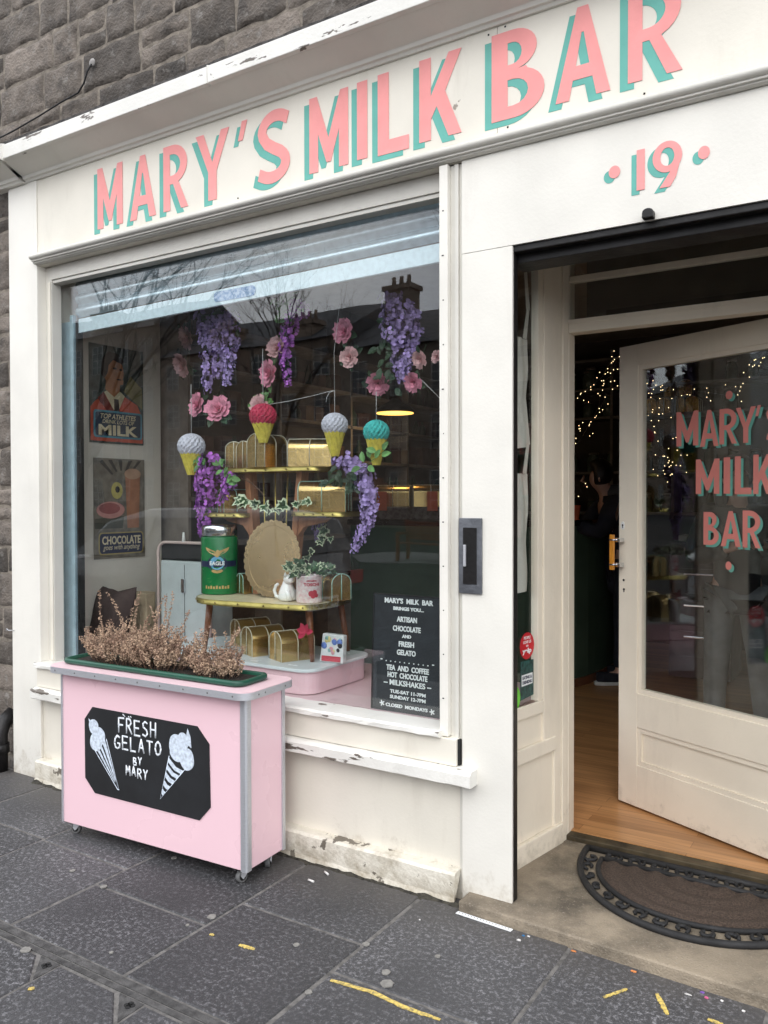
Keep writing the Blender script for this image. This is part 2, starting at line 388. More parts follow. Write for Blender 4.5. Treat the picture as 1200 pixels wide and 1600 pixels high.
KERBM = mat('granite_kerb', (.16, .16, .165), .8, var=.2, scale=60, bump=.3)
def step_mat():
    m_ = mat('worn_concrete_step', (.31, .255, .185), .8, var=.22, scale=5, bump=.5, bscale=140)
    n = m_.node_tree; l = n.links.new; b = n.nodes['Principled BSDF']; old = b.inputs['Base Color'].links[0].from_socket
    t = node(n, 'ShaderNodeTexCoord')
    d = node(n, 'ShaderNodeTexNoise'); d.inputs['Scale'].default_value = 3.1; d.inputs['Detail'].default_value = 10; d.inputs['Roughness'].default_value = .66
    mp = node(n, 'ShaderNodeMapping'); mp.inputs['Location'].default_value = (.7, 2.2, 0); l(t.outputs['Object'], mp.inputs[0]); l(mp.outputs[0], d.inputs[0])
    r = node(n, 'ShaderNodeMapRange'); r.inputs[1].default_value = .46; r.inputs[2].default_value = .64; r.inputs[4].default_value = .85; l(d.outputs[0], r.inputs[0])
    x = node(n, 'ShaderNodeMix', data_type='RGBA'); l(r.outputs[0], x.inputs[0]); l(old, x.inputs[6]); x.inputs[7].default_value = (.07, .058, .043, 1)
    s = node(n, 'ShaderNodeTexNoise'); s.inputs['Scale'].default_value = 150; l(t.outputs['Object'], s.inputs[0])
    q = node(n, 'ShaderNodeMapRange'); q.inputs[1].default_value = .6; q.inputs[2].default_value = .7; q.inputs[4].default_value = .5; l(s.outputs[0], q.inputs[0])
    y = node(n, 'ShaderNodeMix', data_type='RGBA'); l(q.outputs[0], y.inputs[0]); l(x.outputs[2], y.inputs[6]); y.inputs[7].default_value = (.36, .31, .25, 1)
    l(y.outputs[2], b.inputs['Base Color'])
    return m_
STEPM = step_mat()
def stone_mat():
    m_ = mat('weathered_grey_stone', (.15, .126, .105), .9, var=.22, scale=6, bump=1.0, bscale=70, island=.55)
    n = m_.node_tree; l = n.links.new; b = n.nodes['Principled BSDF']; old = b.inputs['Base Color'].links[0].from_socket
    t = node(n, 'ShaderNodeTexCoord')
    d = node(n, 'ShaderNodeTexNoise'); d.inputs['Scale'].default_value = 9; d.inputs['Detail'].default_value = 10; d.inputs['Roughness'].default_value = .7; l(t.outputs['Object'], d.inputs[0])
    r = node(n, 'ShaderNodeMapRange'); r.inputs[1].default_value = .5; r.inputs[2].default_value = .66; r.inputs[4].default_value = .7; l(d.outputs[0], r.inputs[0])
    x = node(n, 'ShaderNodeMix', data_type='RGBA'); l(r.outputs[0], x.inputs[0]); l(old, x.inputs[6]); x.inputs[7].default_value = (.045, .040, .036, 1)
    d2 = node(n, 'ShaderNodeTexNoise'); d2.inputs['Scale'].default_value = 22; d2.inputs['Detail'].default_value = 8; l(t.outputs['Object'], d2.inputs[0])
    r2 = node(n, 'ShaderNodeMapRange'); r2.inputs[1].default_value = .58; r2.inputs[2].default_value = .72; r2.inputs[4].default_value = .55; l(d2.outputs[0], r2.inputs[0])
    y = node(n, 'ShaderNodeMix', data_type='RGBA'); l(r2.outputs[0], y.inputs[0]); l(x.outputs[2], y.inputs[6]); y.inputs[7].default_value = (.24, .225, .205, 1)
    l(y.outputs[2], b.inputs['Base Color'])
    return m_
STONE = stone_mat()
MORTAR = mat('lime_mortar', (.25, .215, .175), .95, var=.25, scale=20, bump=.7)
def floor_mat():
    m_ = mat('laminate_floor', (.58, .30, .125), .32, var=.12, scale=3, stretch=(1.2, 14, 1))
    n = m_.node_tree; l = n.links.new; b = n.nodes['Principled BSDF']; old = b.inputs['Base Color'].links[0].from_socket
    t = node(n, 'ShaderNodeTexCoord'); br = node(n, 'ShaderNodeTexBrick'); l(t.outputs['Object'], br.inputs[0])
    br.inputs['Scale'].default_value = 1; br.inputs['Brick Width'].default_value = .9; br.inputs['Row Height'].default_value = .065; br.inputs['Mortar Size'].default_value = .0012
    br.inputs['Color1'].default_value = (1, 1, 1, 1); br.inputs['Color2'].default_value = (.68, .64, .60, 1); br.inputs['Mortar'].default_value = (.4, .35, .3, 1)
    x = node(n, 'ShaderNodeMix', data_type='RGBA', blend_type='MULTIPLY'); x.inputs[0].default_value = 1; l(old, x.inputs[6]); l(br.outputs[0], x.inputs[7]); l(x.outputs[2], b.inputs['Base Color'])
    return m_
FLOORM = floor_mat()

# ------------------------------------------------------------------ text and lettering
def text_polys(body, bold=0.0, shear=0.0, extr=0.0, space=1.0):
    cu = bpy.data.curves.new('t', 'FONT'); cu.body = body; cu.size = 1; cu.offset = bold; cu.shear = shear; cu.extrude = extr; cu.space_character = space
    cu.resolution_u = 4
    ob = bpy.data.objects.new('t', cu); COL.objects.link(ob)
    dg = bpy.context.evaluated_depsgraph_get(); dg.update()
    me = bpy.data.meshes.new_from_object(ob.evaluated_get(dg))
    v = [tuple(q.co) for q in me.vertices]; f = [tuple(p.vertices) for p in me.polygons]
    bpy.data.objects.remove(ob); bpy.data.curves.remove(cu); bpy.data.meshes.remove(me)
    return v, f
def put_text(mb, body, c, xd, ud, width, height, depth=.001, bold=.02, shear=0.0, space=1.0, mi=0):
    """letters centred on c, running along xd, upright along ud"""
    v, f = text_polys(body, bold, shear, .5, space)
    x0 = min(p[0] for p in v); x1 = max(p[0] for p in v); y0 = min(p[1] for p in v); y1 = max(p[1] for p in v)
    xd = Vector(xd).normalized(); ud = Vector(ud).normalized(); nd = xd.cross(ud); c = Vector(c)
    sx = width/(x1-x0); sy = height/(y1-y0) if height else sx
    mb.add([c+xd*((p[0]-(x0+x1)/2)*sx)+ud*((p[1]-(y0+y1)/2)*sy)+nd*(p[2]*2+1)*depth*.5 for p in v], f, mi)
    return mb
def loops_polys(loops, extr=.5):
    cu = bpy.data.curves.new('o', 'CURVE'); cu.dimensions = '2D'; cu.fill_mode = 'BOTH'; cu.extrude = extr
    for lp in loops:
        s = cu.splines.new('POLY'); s.points.add(len(lp)-1)
        for q, p in zip(s.points, lp): q.co = (p[0], p[1], 0, 1)
        s.use_cyclic_u = True
    ob = bpy.data.objects.new('o', cu); COL.objects.link(ob)
    dg = bpy.context.evaluated_depsgraph_get(); dg.update()
    me = bpy.data.meshes.new_from_object(ob.evaluated_get(dg))
    v = [tuple(q.co) for q in me.vertices]; f = [tuple(p.vertices) for p in me.polygons]
    bpy.data.objects.remove(ob); bpy.data.curves.remove(cu); bpy.data.meshes.remove(me)
    return v, f
def put_loops(mb, loops, fn, depth=.001, mi=0):
    v, f = loops_polys(loops)
    mb.add([fn(p[0], p[1], (p[2]+.5)*depth) for p in v], f, mi)
def arc(cx, cy, rx, ry, a0, a1, n=12): return [(cx+rx*math.cos(R(a0+(a1-a0)*i/n)), cy+ry*math.sin(R(a0+(a1-a0)*i/n))) for i in range(n+1)]
def bowl(x0, x1, ya, yb, n=14):       # the right-hand curve of B, R: from (x0,yb) round to (x0,ya)
    return arc(x0, (ya+yb)/2, x1-x0, (yb-ya)/2, 90, -90, n)
def stroke(pts, wd):
    n = len(pts); l_, r_ = [], []
    for i, (x, y) in enumerate(pts):
        a = pts[max(0, i-1)]; b = pts[min(n-1, i+1)]; dx, dy = b[0]-a[0], b[1]-a[1]; k = math.hypot(dx, dy)
        wx = wd[0]/2; wy = wd[1]/2
        l_.append((x-dy/k*wx, y+dx/k*wy)); r_.append((x+dy/k*wx, y-dx/k*wy))
    return l_+r_[::-1]
def LET(ch):
    if ch == 'M': return [[(0, 0), (0, 1), (.20, 1), (.5, .42), (.80, 1), (1, 1), (1, 0), (.77, 0), (.77, .50), (.56, .10), (.45, .10), (.23, .50), (.23, 0)]]
    if ch == 'A': return [[(0, 0), (.40, 1), (.60, 1), (1, 0), (.75, 0), (.68, .21), (.32, .21), (.25, 0)], [(.375, .36), (.625, .36), (.52, .72), (.48, .72)]]
    if ch == 'R': return [[(0, 0), (0, 1)] + bowl(.38, .97, .40, 1)[:-2] + [(.62, .42), (1.0, 0), (.72, 0), (.40, .40), (.27, .40), (.27, 0)], [(.27, .53)] + bowl(.36, .69, .53, .86)[::-1] + [(.27, .86)]]
    if ch == 'Y': return [[(0, 1), (.24, 1), (.5, .56), (.76, 1), (1, 1), (.625, .42), (.625, 0), (.375, 0), (.375, .42)]]
    if ch == "'": return [[(.42, 1), (1, 1), (.5, 0), (0, 0)]]
    if ch == 'I': return [[(0, 0), (0, 1), (1, 1), (1, 0)]]
    if ch == 'L': return [[(0, 0), (0, 1), (.36, 1), (.36, .17), (1, .17), (1, 0)]]
    if ch == 'K': return [[(0, 0), (0, 1), (.28, 1), (.28, .53), (.70, 1), (1, 1), (.62, .55), (1, 0), (.70, 0), (.42, .39), (.28, .25), (.28, 0)]]
    if ch == 'B': return [[(0, 0), (0, 1)] + bowl(.42, .86, .54, 1)[:-1] + [(.66, .555)] + bowl(.45, 1.0, 0, .55)[2:], [(.31, .61)] + bowl(.40, .58, .61, .86, 8)[::-1] + [(.31, .86)], [(.31, .14)] + bowl(.42, .70, .14, .44, 8)[::-1] + [(.31, .44)]]
    if ch == 'S':
        c = [(.93, .845)] + arc(.58, .715, .42, .205, 62, 190, 12) + [(.30, .56), (.52, .475), (.72, .41)] + arc(.44, .27, .42, .19, 25, -118, 14) + [(.06, .155)]
        return [stroke(c, (.27, .165))]
    if ch == '1': return [[(0, 0), (0, 1), (1, 1), (1, 0)]]
    if ch == '9':
        o = arc(.5, .66, .5, .34, -35, 180, 20) + arc(.5, .66, .5, .34, 180, 282, 10)[1:] + [(.24, 0), (.60, 0)] + [(.80, .20)]
        return [o, arc(.5, .66, .24, .20, 0, 360, 20)[:-1]]
    if ch == 'o': return [arc(.5, .5, .5, .5, 0, 360, 24)[:-1]]
def sign(specs, fn, off, parent, nm, pink, teal, d0, world=True):
    """painted letters: specs = (char, x0, x1, z0, z1); fn(u, v, w) puts them on the board, w away from it"""
    for ch, x0, x1, z0, z1 in specs:
        for dx, dz, w0, mt, name in ((off[0], off[1], d0, teal, 'letter_shade'), (0, 0, d0*2.2, pink, nm)):
            b = MB(); v, f = loops_polys(LET(ch))
            b.add([fn(x0+dx+p[0]*(x1-x0), z0+dz+p[1]*(z1-z0), w0+(p[2]-.5)*d0*.9) for p in v], f)
            b.build(name, mt, parent, world=world)

# ------------------------------------------------------------------ pavement, gutter, road
def pavement():
    tops = MB(); rng = random.Random(3)
    def slab(pts, dz=0.0):
        cx = sum(p[0] for p in pts)/len(pts); cy = sum(p[1] for p in pts)/len(pts)
        n = len(pts); tz = [rng.uniform(-.0012, .0012)+dz for _ in pts]
        g = .0065
        def ins(p, d):
            k = math.hypot(cx-p[0], cy-p[1]); return (p[0]+(cx-p[0])/k*d*1.4, p[1]+(cy-p[1])/k*d*1.4)
        b = [(*ins(p, g), -.03) for p in pts]; m1 = [(*ins(p, g), -.004+t) for p, t in zip(pts, tz)]; t_ = [(*ins(p, g+.004), t) for p, t in zip(pts, tz)]
        fs = [tuple(range(2*n, 3*n))]
        for i in range(n):
            j = (i+1) % n; fs += [(i, j, n+j, n+i), (n+i, n+j, 2*n+j, 2*n+i)]
        tops.add(b+m1+t_, fs)
    xs = [-8.6, -8.0, -7.4, -6.8, -6.2, -5.6, -5.0, -4.4, -3.8, -3.2, -2.6, -2.02, -1.475, -.885, -.345, .25, .86, 1.46, 2.06, 2.66, 3.3, 3.9, 4.5]
    ys = {-2.02: -.485, -1.475: -.637, -.885: -.447, -.345: -.63, .25: -.565}
    for a, b in zip(xs, xs[1:]):
        ym = ys.get(a, -.5+rng.uniform(-.12, .12))
        slab([(a, ym), (b, ym), (b, .02), (a, .02)]); slab([(a, -1.0), (b, -1.0), (b, ym), (a, ym)])
    # rows on the road side of the gutter; the two cut corners hold small metal covers
    xr = [-8.2, -7.1, -5.9, -4.7, -3.5, -2.5, -1.8, -1.105, -.712, -.05, .6, 1.2, 1.9, 2.6, 3.4, 4.2]
    for a, b in zip(xr, xr[1:]):
        y0, y1 = -1.9, -1.062
        p = [(a, y0), (b, y0), (b, y1), (a, y1)]
        if abs(b+1.105) < .01: p = [(a, y0), (b, y0), (b, y1-.105), (b-.115, y1), (a, y1)]
        if abs(b+.712) < .01: p = [(a, y0), (b, y0), (b, y1-.105), (b-.125, y1), (a, y1)]
        slab(p); slab([(a+.25, -2.78), (b+.25, -2.78), (b+.25, y0), (a+.25, y0)])
    o = tops.build('pavement', PAVE); tag(o, kind='structure')
    bed = MB().box(-9, 5, -2.8, .03, -.2, -.0035); tag(bed.build('pavement_joints', JOINT), kind='structure')
    gt = MB()
    gt.prism([(-9, -1.060), (5, -1.060), (5, -1.040), (-9, -1.040)], XY, -.01, .0005); gt.prism([(-9, -1.033), (5, -1.033), (5, -1.004), (-9, -1.004)], XY, -.01, .0005)
    tag(gt.build('gutter_channel', mat('worn_gutter_iron', (.085, .082, .08), .8, var=.3, scale=25, bump=.6), bevel=.0015), kind='structure')
    tag(MB().box(-9, 5, -1.064, -1.0, -.02, -.006).build('gutter_slot', SHADOWB), kind='structure')
    kb = MB()
    for i in range(16): kb.box(-9+i*.9+.004, -8.1+i*.9-.004, -2.95, -2.8, -.3, .004)
    tag(kb.build('kerb', KERBM, bevel=.008), kind='structure')
    rd = MB().box(-150, 150, -150, -2.95, -.4, -.11).box(-150, -9, -2.95, 40, -.4, -.02).box(5, 150, -2.95, 40, -.4, -.02)
    tag(rd.build('road', ASPHALT), kind='structure')
pavement()
for i, (x, w_, lab) in enumerate(((-1.105, .115, 'small triangular metal cover set in the paving, the left one of the two'), (-.712, .125, 'small triangular metal cover set in the paving, the right one nearer the yellow line'))):
    t = thing('drain_cover', lab, 'drain cover', (x, -1.1, 0), group='triangular covers in the paving')
    b = MB(); b.prism([(x-.003, -1.064), (x-w_+.012, -1.064), (x-.003, -1.064-.1)], XY, -.02, -.001)
    b.build('plate', MATS['worn_gutter_iron'], t, bevel=.002)
    c = Vector((x-.035, -1.092, 0)); s_ = MB()
    for k in range(4):
        a = R(90*k+20); s_.lathe([(.009, -.002), (.009, .0006)], 10, c+Vector((math.cos(a)*.009, math.sin(a)*.009, 0)))
    s_.build('slot', SHADOWB, t)

# ------------------------------------------------------------------ entrance step and shop floor
sb = MB(); sb.prism([(-.176, -.082), (.2, -.093), (.86, -.118), (2.4, -.16), (2.4, .66), (-.176, .66)], XY, -.15, .042)
sb = sb.build('entrance_step', STEPM, bevel=.012, seg=3); tag(sb, kind='structure')
tag(MB().box(-2.86, 2.6, .695, 5.6, -.1, .066).build('shop_floor', FLOORM), kind='structure')

# ------------------------------------------------------------------ the shop building
SH = thing('shop_building', 'cream painted shopfront in a grey rubble stone wall with pink and teal sign lettering', 'shop', (0, 0, 0))
def shop(name, mb, mt, bevel=0.0, parent=None, **k): return mb.build(name, mt, parent or SH, bevel=bevel, **k)

def rubble(x0, x1, z0, z1, y, seed, rows=None):
    """coursed rubble: each stone its own rough-faced block standing out of the mortar"""
    rng = random.Random(seed); mb = MB(); z = z0
    while z < z1-.03:
        h = min(rng.choice((.15, .19, .22, .25, .20)), z1-z)
        if z1-z-h < .06: h = z1-z
        x = x0+rng.uniform(-.2, 0)
        while x < x1:
            wd = rng.uniform(.20, .44)
            subs = [(z, z+h)]
            if h > .17 and rng.random() < .3: zz = z+h*rng.uniform(.4, .6); subs = [(z, zz), (zz, z+h)]
            for a, b in subs:
                xa, xb = max(x, x0)+.0075, min(x+wd, x1)-.0075; za, zb = a+.0075, b-.0075
                if xb-xa < .03: continue
                nx, nz = max(4, int((xb-xa)/.016)), max(4, int((zb-za)/.016)); pr = rng.uniform(.002, .007); o = rng.uniform(0, 50)
                vs_ = []; fs = []
                for j in range(nz+1):
                    for i in range(nx+1):
                        u, v = i/nx, j/nz
                        e = min(u*(xb-xa), (1-u)*(xb-xa), v*(zb-za), (1-v)*(zb-za)); e = min(1, e/.011)
                        px, pz = xa+u*(xb-xa), za+v*(zb-za)
                        wob = noise.noise(Vector((px*9+o, pz*9, 1)))*.016
                        f = noise.fractal(Vector((px*14+o, pz*14, o)), .75, 2.2, 6)*.008
                        vs_.append((px+wob*(1-e), y+.0085-.0075*min(1, e*1.6)-(pr*.6*e**.5)-f*(.25+.75*e), pz+noise.noise(Vector((px*9, pz*9+o, 5)))*.015*(1-e)))
                for j in range(nz):
                    for i in range(nx):
                        k = j*(nx+1)+i; fs.append((k, k+1, k+nx+2, k+nx+1))
                mb.add(vs_, fs, 0, True)
            x += wd
        z += h
    return mb
w_ = rubble(-4.8, -2.965, -.05, 3.36, .075, 11); s_ = rubble(-4.8, 2.6, 3.365, 4.3, .03, 5)
w_.add(s_.v, s_.f, 0, True); w_ = shop('stone_facing', w_, STONE)
back = MB().box(-4.8, -2.962, .084, .4, -.2, 3.3).box(-4.8, 2.6, .039, .4, 3.3, 6.5).box(-9, -4.8, .05, .4, -.2, 6.5).box(2.6, 5, .05, .4, -.2, 6.5)
shop('stone_wall', back, MORTAR)
ll = MB(); pts = [(-3.5+i*.04, -.02+random.uniform(-.008, .008)) for i in range(104)]
vs_ = []; fs = []
for i, (x, y) in enumerate(pts):
    q = random.uniform(0, .012); q2 = random.uniform(0, .012)
    vs_ += [(x, .04, 3.405+q), (x, -.075+q2*2, 3.385+q*.6), (x, -.135+q2, 3.36+q2*.3), (x, -.135, 3.345), (x, .04, 3.345)]
for i in range(len(pts)-1):
    for j in range(4): a = i*5+j; fs.append((a, a+1, a+6, a+5))
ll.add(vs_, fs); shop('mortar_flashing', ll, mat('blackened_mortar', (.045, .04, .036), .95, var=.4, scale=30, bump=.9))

# cornice: moulded top, a step forward over the left pilaster
prof = [(.04, 3.188), (-.004, 3.190), (-.010, 3.200), (-.020, 3.203), (-.024, 3.214), (-.034, 3.232), (-.052, 3.246), (-.074, 3.252), (-.078, 3.258), (-.126, 3.2605), (-.128, 3.2622)]
cap = [(-.128, 3.2625), (-.147, 3.266), (-.150, 3.335), (-.10, 3.350), (.04, 3.356), (.04, 3.2625)]
def rail(prof_, x0, x1, dy=0, n=1, jit=0):
    mb = MB(); k = len(prof_); rng = random.Random(1)
    xs_ = [x0+(x1-x0)*i/n for i in range(n+1)]
    v = [(x, y+dy+(rng.uniform(-jit, jit) if jit else 0), z+(rng.uniform(-jit, jit) if jit else 0)) for x in xs_ for (y, z) in prof_]
    f = [tuple(range(k)), tuple(range(n*k, n*k+k))[::-1]]
    for i in range(n):
        for j in range(k): a = i*k+j; b = i*k+(j+1) % k; f.append((a, b, b+k, a+k))
    return mb.add(v, f)
cl = rail(prof, -2.80, 2.6); c2 = rail(prof, -3.06, -2.80, -.018); cl.add(c2.v, c2.f); shop('cornice', cl, WHITE_BRIGHT)
c3 = rail(cap, -2.79, -1.33); c4 = rail(cap, -1.326, 2.6, -.002); c5 = rail(cap, -3.07, -2.785, -.02)
for q in (c4, c5): c3.add(q.v, q.f)
shop('cornice_board', c3, WHITE_CHIP, bevel=.003)
# fascia in two boards, joined just left of the B
shop('fascia', MB().box(-2.714, -.0615, .006, .12, 2.74, 3.2), WHITE)
shop('fascia', MB().box(-.0595, 2.6, .006, .12, 2.74, 3.2), WHITE)
mould = [(.05, 2.742), (-.010, 2.742), (-.020, 2.747), (-.020, 2.752), (-.030, 2.754), (-.030, 2.760)] + [(-.026-.02*math.cos(R(a)), 2.776+.016*math.sin(R(a))) for a in range(-75, 95, 15)] + [(-.012, 2.795), (.05, 2.799)]
mm = rail(mould, -2.722, 2.6); mm.sm = [True]*len(mm.sm); shop('fascia_moulding', mm, BEIGE, smooth=False)
sp = [('M', -2.231, -2.046, 2.845, 3.143), ('A', -1.993, -1.814, 2.843, 3.141), ('R', -1.763, -1.603, 2.844, 3.143), ('Y', -1.552, -1.349, 2.841, 3.143), ("'", -1.297, -1.243, 3.066, 3.149), ('S', -1.188, -1.006, 2.845, 3.152),
      ('M', -.905, -.710, 2.841, 3.148), ('I', -.667, -.618, 2.846, 3.151), ('L', -.569, -.428, 2.840, 3.154), ('K', -.382, -.203, 2.848, 3.156), ('B', -.082, .118, 2.850, 3.160), ('A', .159, .349, 2.856, 3.162), ('R', .407, .580, 2.860, 3.165)]
FB = [o for o in bpy.data.objects if o.name.startswith('fascia') and 'mould' not in o.name]
sign(sp, lambda u, v, w_: (u, .006-w_, v), (-.027, -.021), FB[0], 'letter', SHOPPINK, SHOPTEAL, .0012)
for x, z in ((-.02, 2.822), (-.03, 3.18), (.46, 2.815), (-.095, 3.17), (-1.3, 2.82)): shop('screw_head', MB().box(x-.003, x+.003, .0045, .0065, z-.003, z+.003), SHADOWB)
# pilasters, header board, window surround
shop('pilaster', MB().box(-2.962, -2.716, 0, .25, -.04, 3.19), WHITE_BRIGHT, bevel=.004)
shop('pilaster', MB().box(-.2, 0, 0, .012, -.035, 2.398).box(-.2, -.03, .0121, .10, -.035, 2.398), WHITE_BRIGHT, bevel=.002)
hd = shop('header_board', MB().box(-.2, 2.6, 0, .12, 2.400, 2.741), WHITE_BRIGHT)
sign([('1', .438, .464, 2.503, 2.634), ('9', .489, .581, 2.496, 2.642), ('o', .346, .384, 2.559, 2.600), ('o', .629, .664, 2.560, 2.601)], lambda u, v, w_: (u, -w_, v), (-.017, -.013), hd, 'numeral', SHOPPINK, SHOPTEAL, .0012)
shop('window_strip', MB().box(-.287, -.252, -.014, .05, .61, 2.735), WHITE_BRIGHT, bevel=.002)
gv = MB().box(-.252, -.232, .010, .06, .50, 2.735).box(-.232, -.216, .002, .06, .50, 2.735).box(-.216, -.2, .012, .06, .02, 2.735); shop('side_moulding', gv, BEIGE, bevel=.003)
for i in range(12): shop('nail_head', MB().box(-.272+random.uniform(-.004, .004), -.268, -.0152, -.013, .75+i*.165, .754+i*.165), SHADOWB)
fr = MB().box(-2.716, -2.665, .052, .112, .60, 2.735); shop('window_jamb', fr, BEIGE, bevel=.003)
fr2 = MB().box(-2.690, -2.668, .044, .0515, .64, 2.655); shop('jamb_bead', fr2, WHITE, bevel=.002)
shop('window_head', MB().box(-2.664, -.288, .050, .135, 2.668, 2.738).box(-2.664, -.288, .058, .112, 2.650, 2.6675), BEIGE, bevel=.002)
# stall riser with its sills and plinth
shop('stall_riser', MB().box(-2.715, -.2005, .016, .1, -.05, .452), WHITE)
shop('apron_board', MB().box(-2.714, -.214, -.024, .05, .506, .606), WHITE, bevel=.003)
def sill(poly, x0, x1, jit=.0016, n=60): return rail(poly, x0, x1, 0, n, jit)
shop('lower_sill', sill([(.05, .446), (-.052, .446), (-.062, .452), (-.063, .492), (-.05, .502), (.05, .508)], -2.72, -.138), WHITE_CHIP)
shop('upper_sill', sill([(.05, .608), (-.036, .608), (-.046, .612), (-.046, .628), (-.038, .635), (.106, .629), (.106, .595), (.05, .595)], -2.714, -.276), WHITE_CHIP)
pl = MB(); n = 120; rng = random.Random(9); vs_ = []; fs = []
for i in range(n+1):
    x = -2.714+(2.714-.212)*i/n; a = noise.fractal(Vector((x*7, 0, 0)), 1, 2, 5)*.003; b = noise.fractal(Vector((x*9, 4, 0)), 1, 2, 5)*.005
    vs_ += [(x, .02, .115), (x, -.030+a*.5, .113+a*.3), (x, -.040+a, .104+a*.4), (x, -.041+a+b*.3, .06), (x, -.040-abs(b)*.5, .022+b), (x, -.056-abs(b), -.03)]
for i in range(n):
    for j in range(5): k = i*6+j; fs.append((k, k+1, k+7, k+6))
fs.append(tuple(range(n*6, n*6+6))); pl.add(vs_, fs); shop('plinth', pl, PLINTH_M)
rim = MB(); vs_ = []; fs = []
for i in range(n+1):
    x = -2.72+(2.72-.19)*i/n; a = noise.fractal(Vector((x*11, 9, 0)), 1, 2, 5)
    vs_ += [(x, -.042, .008+a*.012), (x, -.050-abs(a)*.010, .004), (x, -.058-abs(a)*.03, -.004)]
for i in range(n):
    for j in range(2): k = i*3+j; fs.append((k, k+1, k+4, k+3))
rim.add(vs_, fs, 0, True); shop('dirt_line', rim, mat('packed_dirt', (.05, .045, .033), .95, var=.4, scale=40, bump=1))
shop('gap_shade_strip', MB().box(-.2138, -.2062, -.010, .009, .508, .604), SHADOWB)  # black strip standing in for the shaded gap at the board's end
# letter box on the pilaster
lb = MB()
lb.prism([(-.209, 1.150), (-.116, 1.150), (-.116, 1.428), (-.209, 1.428)], XZ, -.010, .001)
LBX = shop('letter_box', lb, mat('worn_grey_zinc', (.18, .19, .21), .5, .6, var=.2, scale=14, bump=.3), bevel=.003)
shop('letter_flap', MB().box(-.190, -.135, -.0125, -.0095, 1.185, 1.393), BLACKMETAL, bevel=.001, parent=LBX)
shop('flap_handle', MB().box(-.186, -.176, -.020, -.012, 1.25, 1.33), STEEL, bevel=.002, parent=LBX)
# steel guide of the door shutter and its box under the header
shop('shutter_guide', MB().box(-.0295, .002, .0125, .045, -.03, 2.3755), BLACKMETAL, bevel=.002)
shop('shutter_box', MB().box(-.02, 2.6, .010, .05, 2.376, 2.3995).box(-.03, 2.6, .05, .17, 2.345, 2.3995), BLACKMETAL, bevel=.003)
hk = MB(); hk.prism([(.462, 2.401), (.498, 2.401), (.498, 2.418)] + arc(.480, 2.418, .018, .014, 0, 180, 8)[1:] + [(.462, 2.418)], XZ, -.03, -.001)
shop('shutter_catch', hk, BLACKMETAL, bevel=.003)

# shop window: one big pane
WN = shop('shop_window', MB().box(-2.664, -.288, .108, .114, .63, 2.668), GLASS)
# the display bed behind it and the wall with the posters
shop('window_bed', MB().box(-2.80, -.19, .116, .93, .40, .622), PALEPINK, bevel=.002)
shop('poster_wall', MB().box(-2.86, -2.80, .14, .93, .066, 3.15), WALLIN)
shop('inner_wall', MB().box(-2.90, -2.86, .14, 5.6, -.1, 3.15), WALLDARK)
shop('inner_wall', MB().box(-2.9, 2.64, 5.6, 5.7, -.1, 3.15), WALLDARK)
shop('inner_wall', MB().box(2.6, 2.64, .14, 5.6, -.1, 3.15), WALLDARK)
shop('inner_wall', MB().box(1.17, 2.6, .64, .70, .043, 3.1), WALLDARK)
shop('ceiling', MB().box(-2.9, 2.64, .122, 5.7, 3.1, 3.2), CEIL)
shop('roof', MB().box(-9, 5, .4, 6.5, 6.3, 6.5).box(-9, 5, 6.3, 6.5, 0, 6.3), MORTAR)
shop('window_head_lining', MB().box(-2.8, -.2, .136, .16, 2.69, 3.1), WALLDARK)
# recessed entrance: left-hand side screen, slightly splayed
S0 = Vector((-.098, .277, 0)); SD = Vector((-.029+.098, .66-.277, 0)).normalized(); SN = Vector((SD.y, -SD.x, 0))
def SP(s, z, w_): return S0+SD*s+SN*w_+Vector((0, 0, z))
def sbox(mb, s0, s1, w0, w1, z0, z1): return mb.prism([(s0, z0), (s1, z0), (s1, z1), (s0, z1)], SP, w0, w1)
sc = MB(); sbox(sc, -.20, .382, -.045, -.012, .035, .655); shop('side_panel', sc, PORCH)
sc = MB(); sbox(sc, .340, .384, -.045, .004, .035, 2.56); sbox(sc, .285, .340, -.045, -.003, .035, 2.56); sbox(sc, .196, .285, -.045, .0, .45, 2.56); shop('side_post', sc, PORCH, bevel=.004)
sc = MB(); sbox(sc, -.20, .285, -.0115, .006, .445, .505); sbox(sc, -.20, .196, -.0115, .0, .620, .672); shop('side_rail', sc, PORCH, bevel=.005)
sc = MB(); sbox(sc, -.20, .342, -.0115, .010, .035, .125); shop('side_skirting', sc, PORCH, bevel=.006)
sc = MB(); sbox(sc, -.20, .196, -.045, -.0, 2.49, 2.56); shop('side_head', sc, PORCH, bevel=.004)
sc = MB(); sbox(sc, .160, .196, -.04, -.006, .672, 2.49); shop('side_bead', sc, PORCH, bevel=.003)
sc = MB(); sbox(sc, -.20, .162, -.028, -.022, .67, 2.49); shop('side_window', sc, GLASS)
shop('porch_ceiling', MB().box(-.25, 2.6, .121, .70, 2.56, 2.60), mat('shaded_porch_paint', (.32, .27, .215), .7, var=.1))  # cream ceiling paint darkened to brown, the porch shade put into its colour
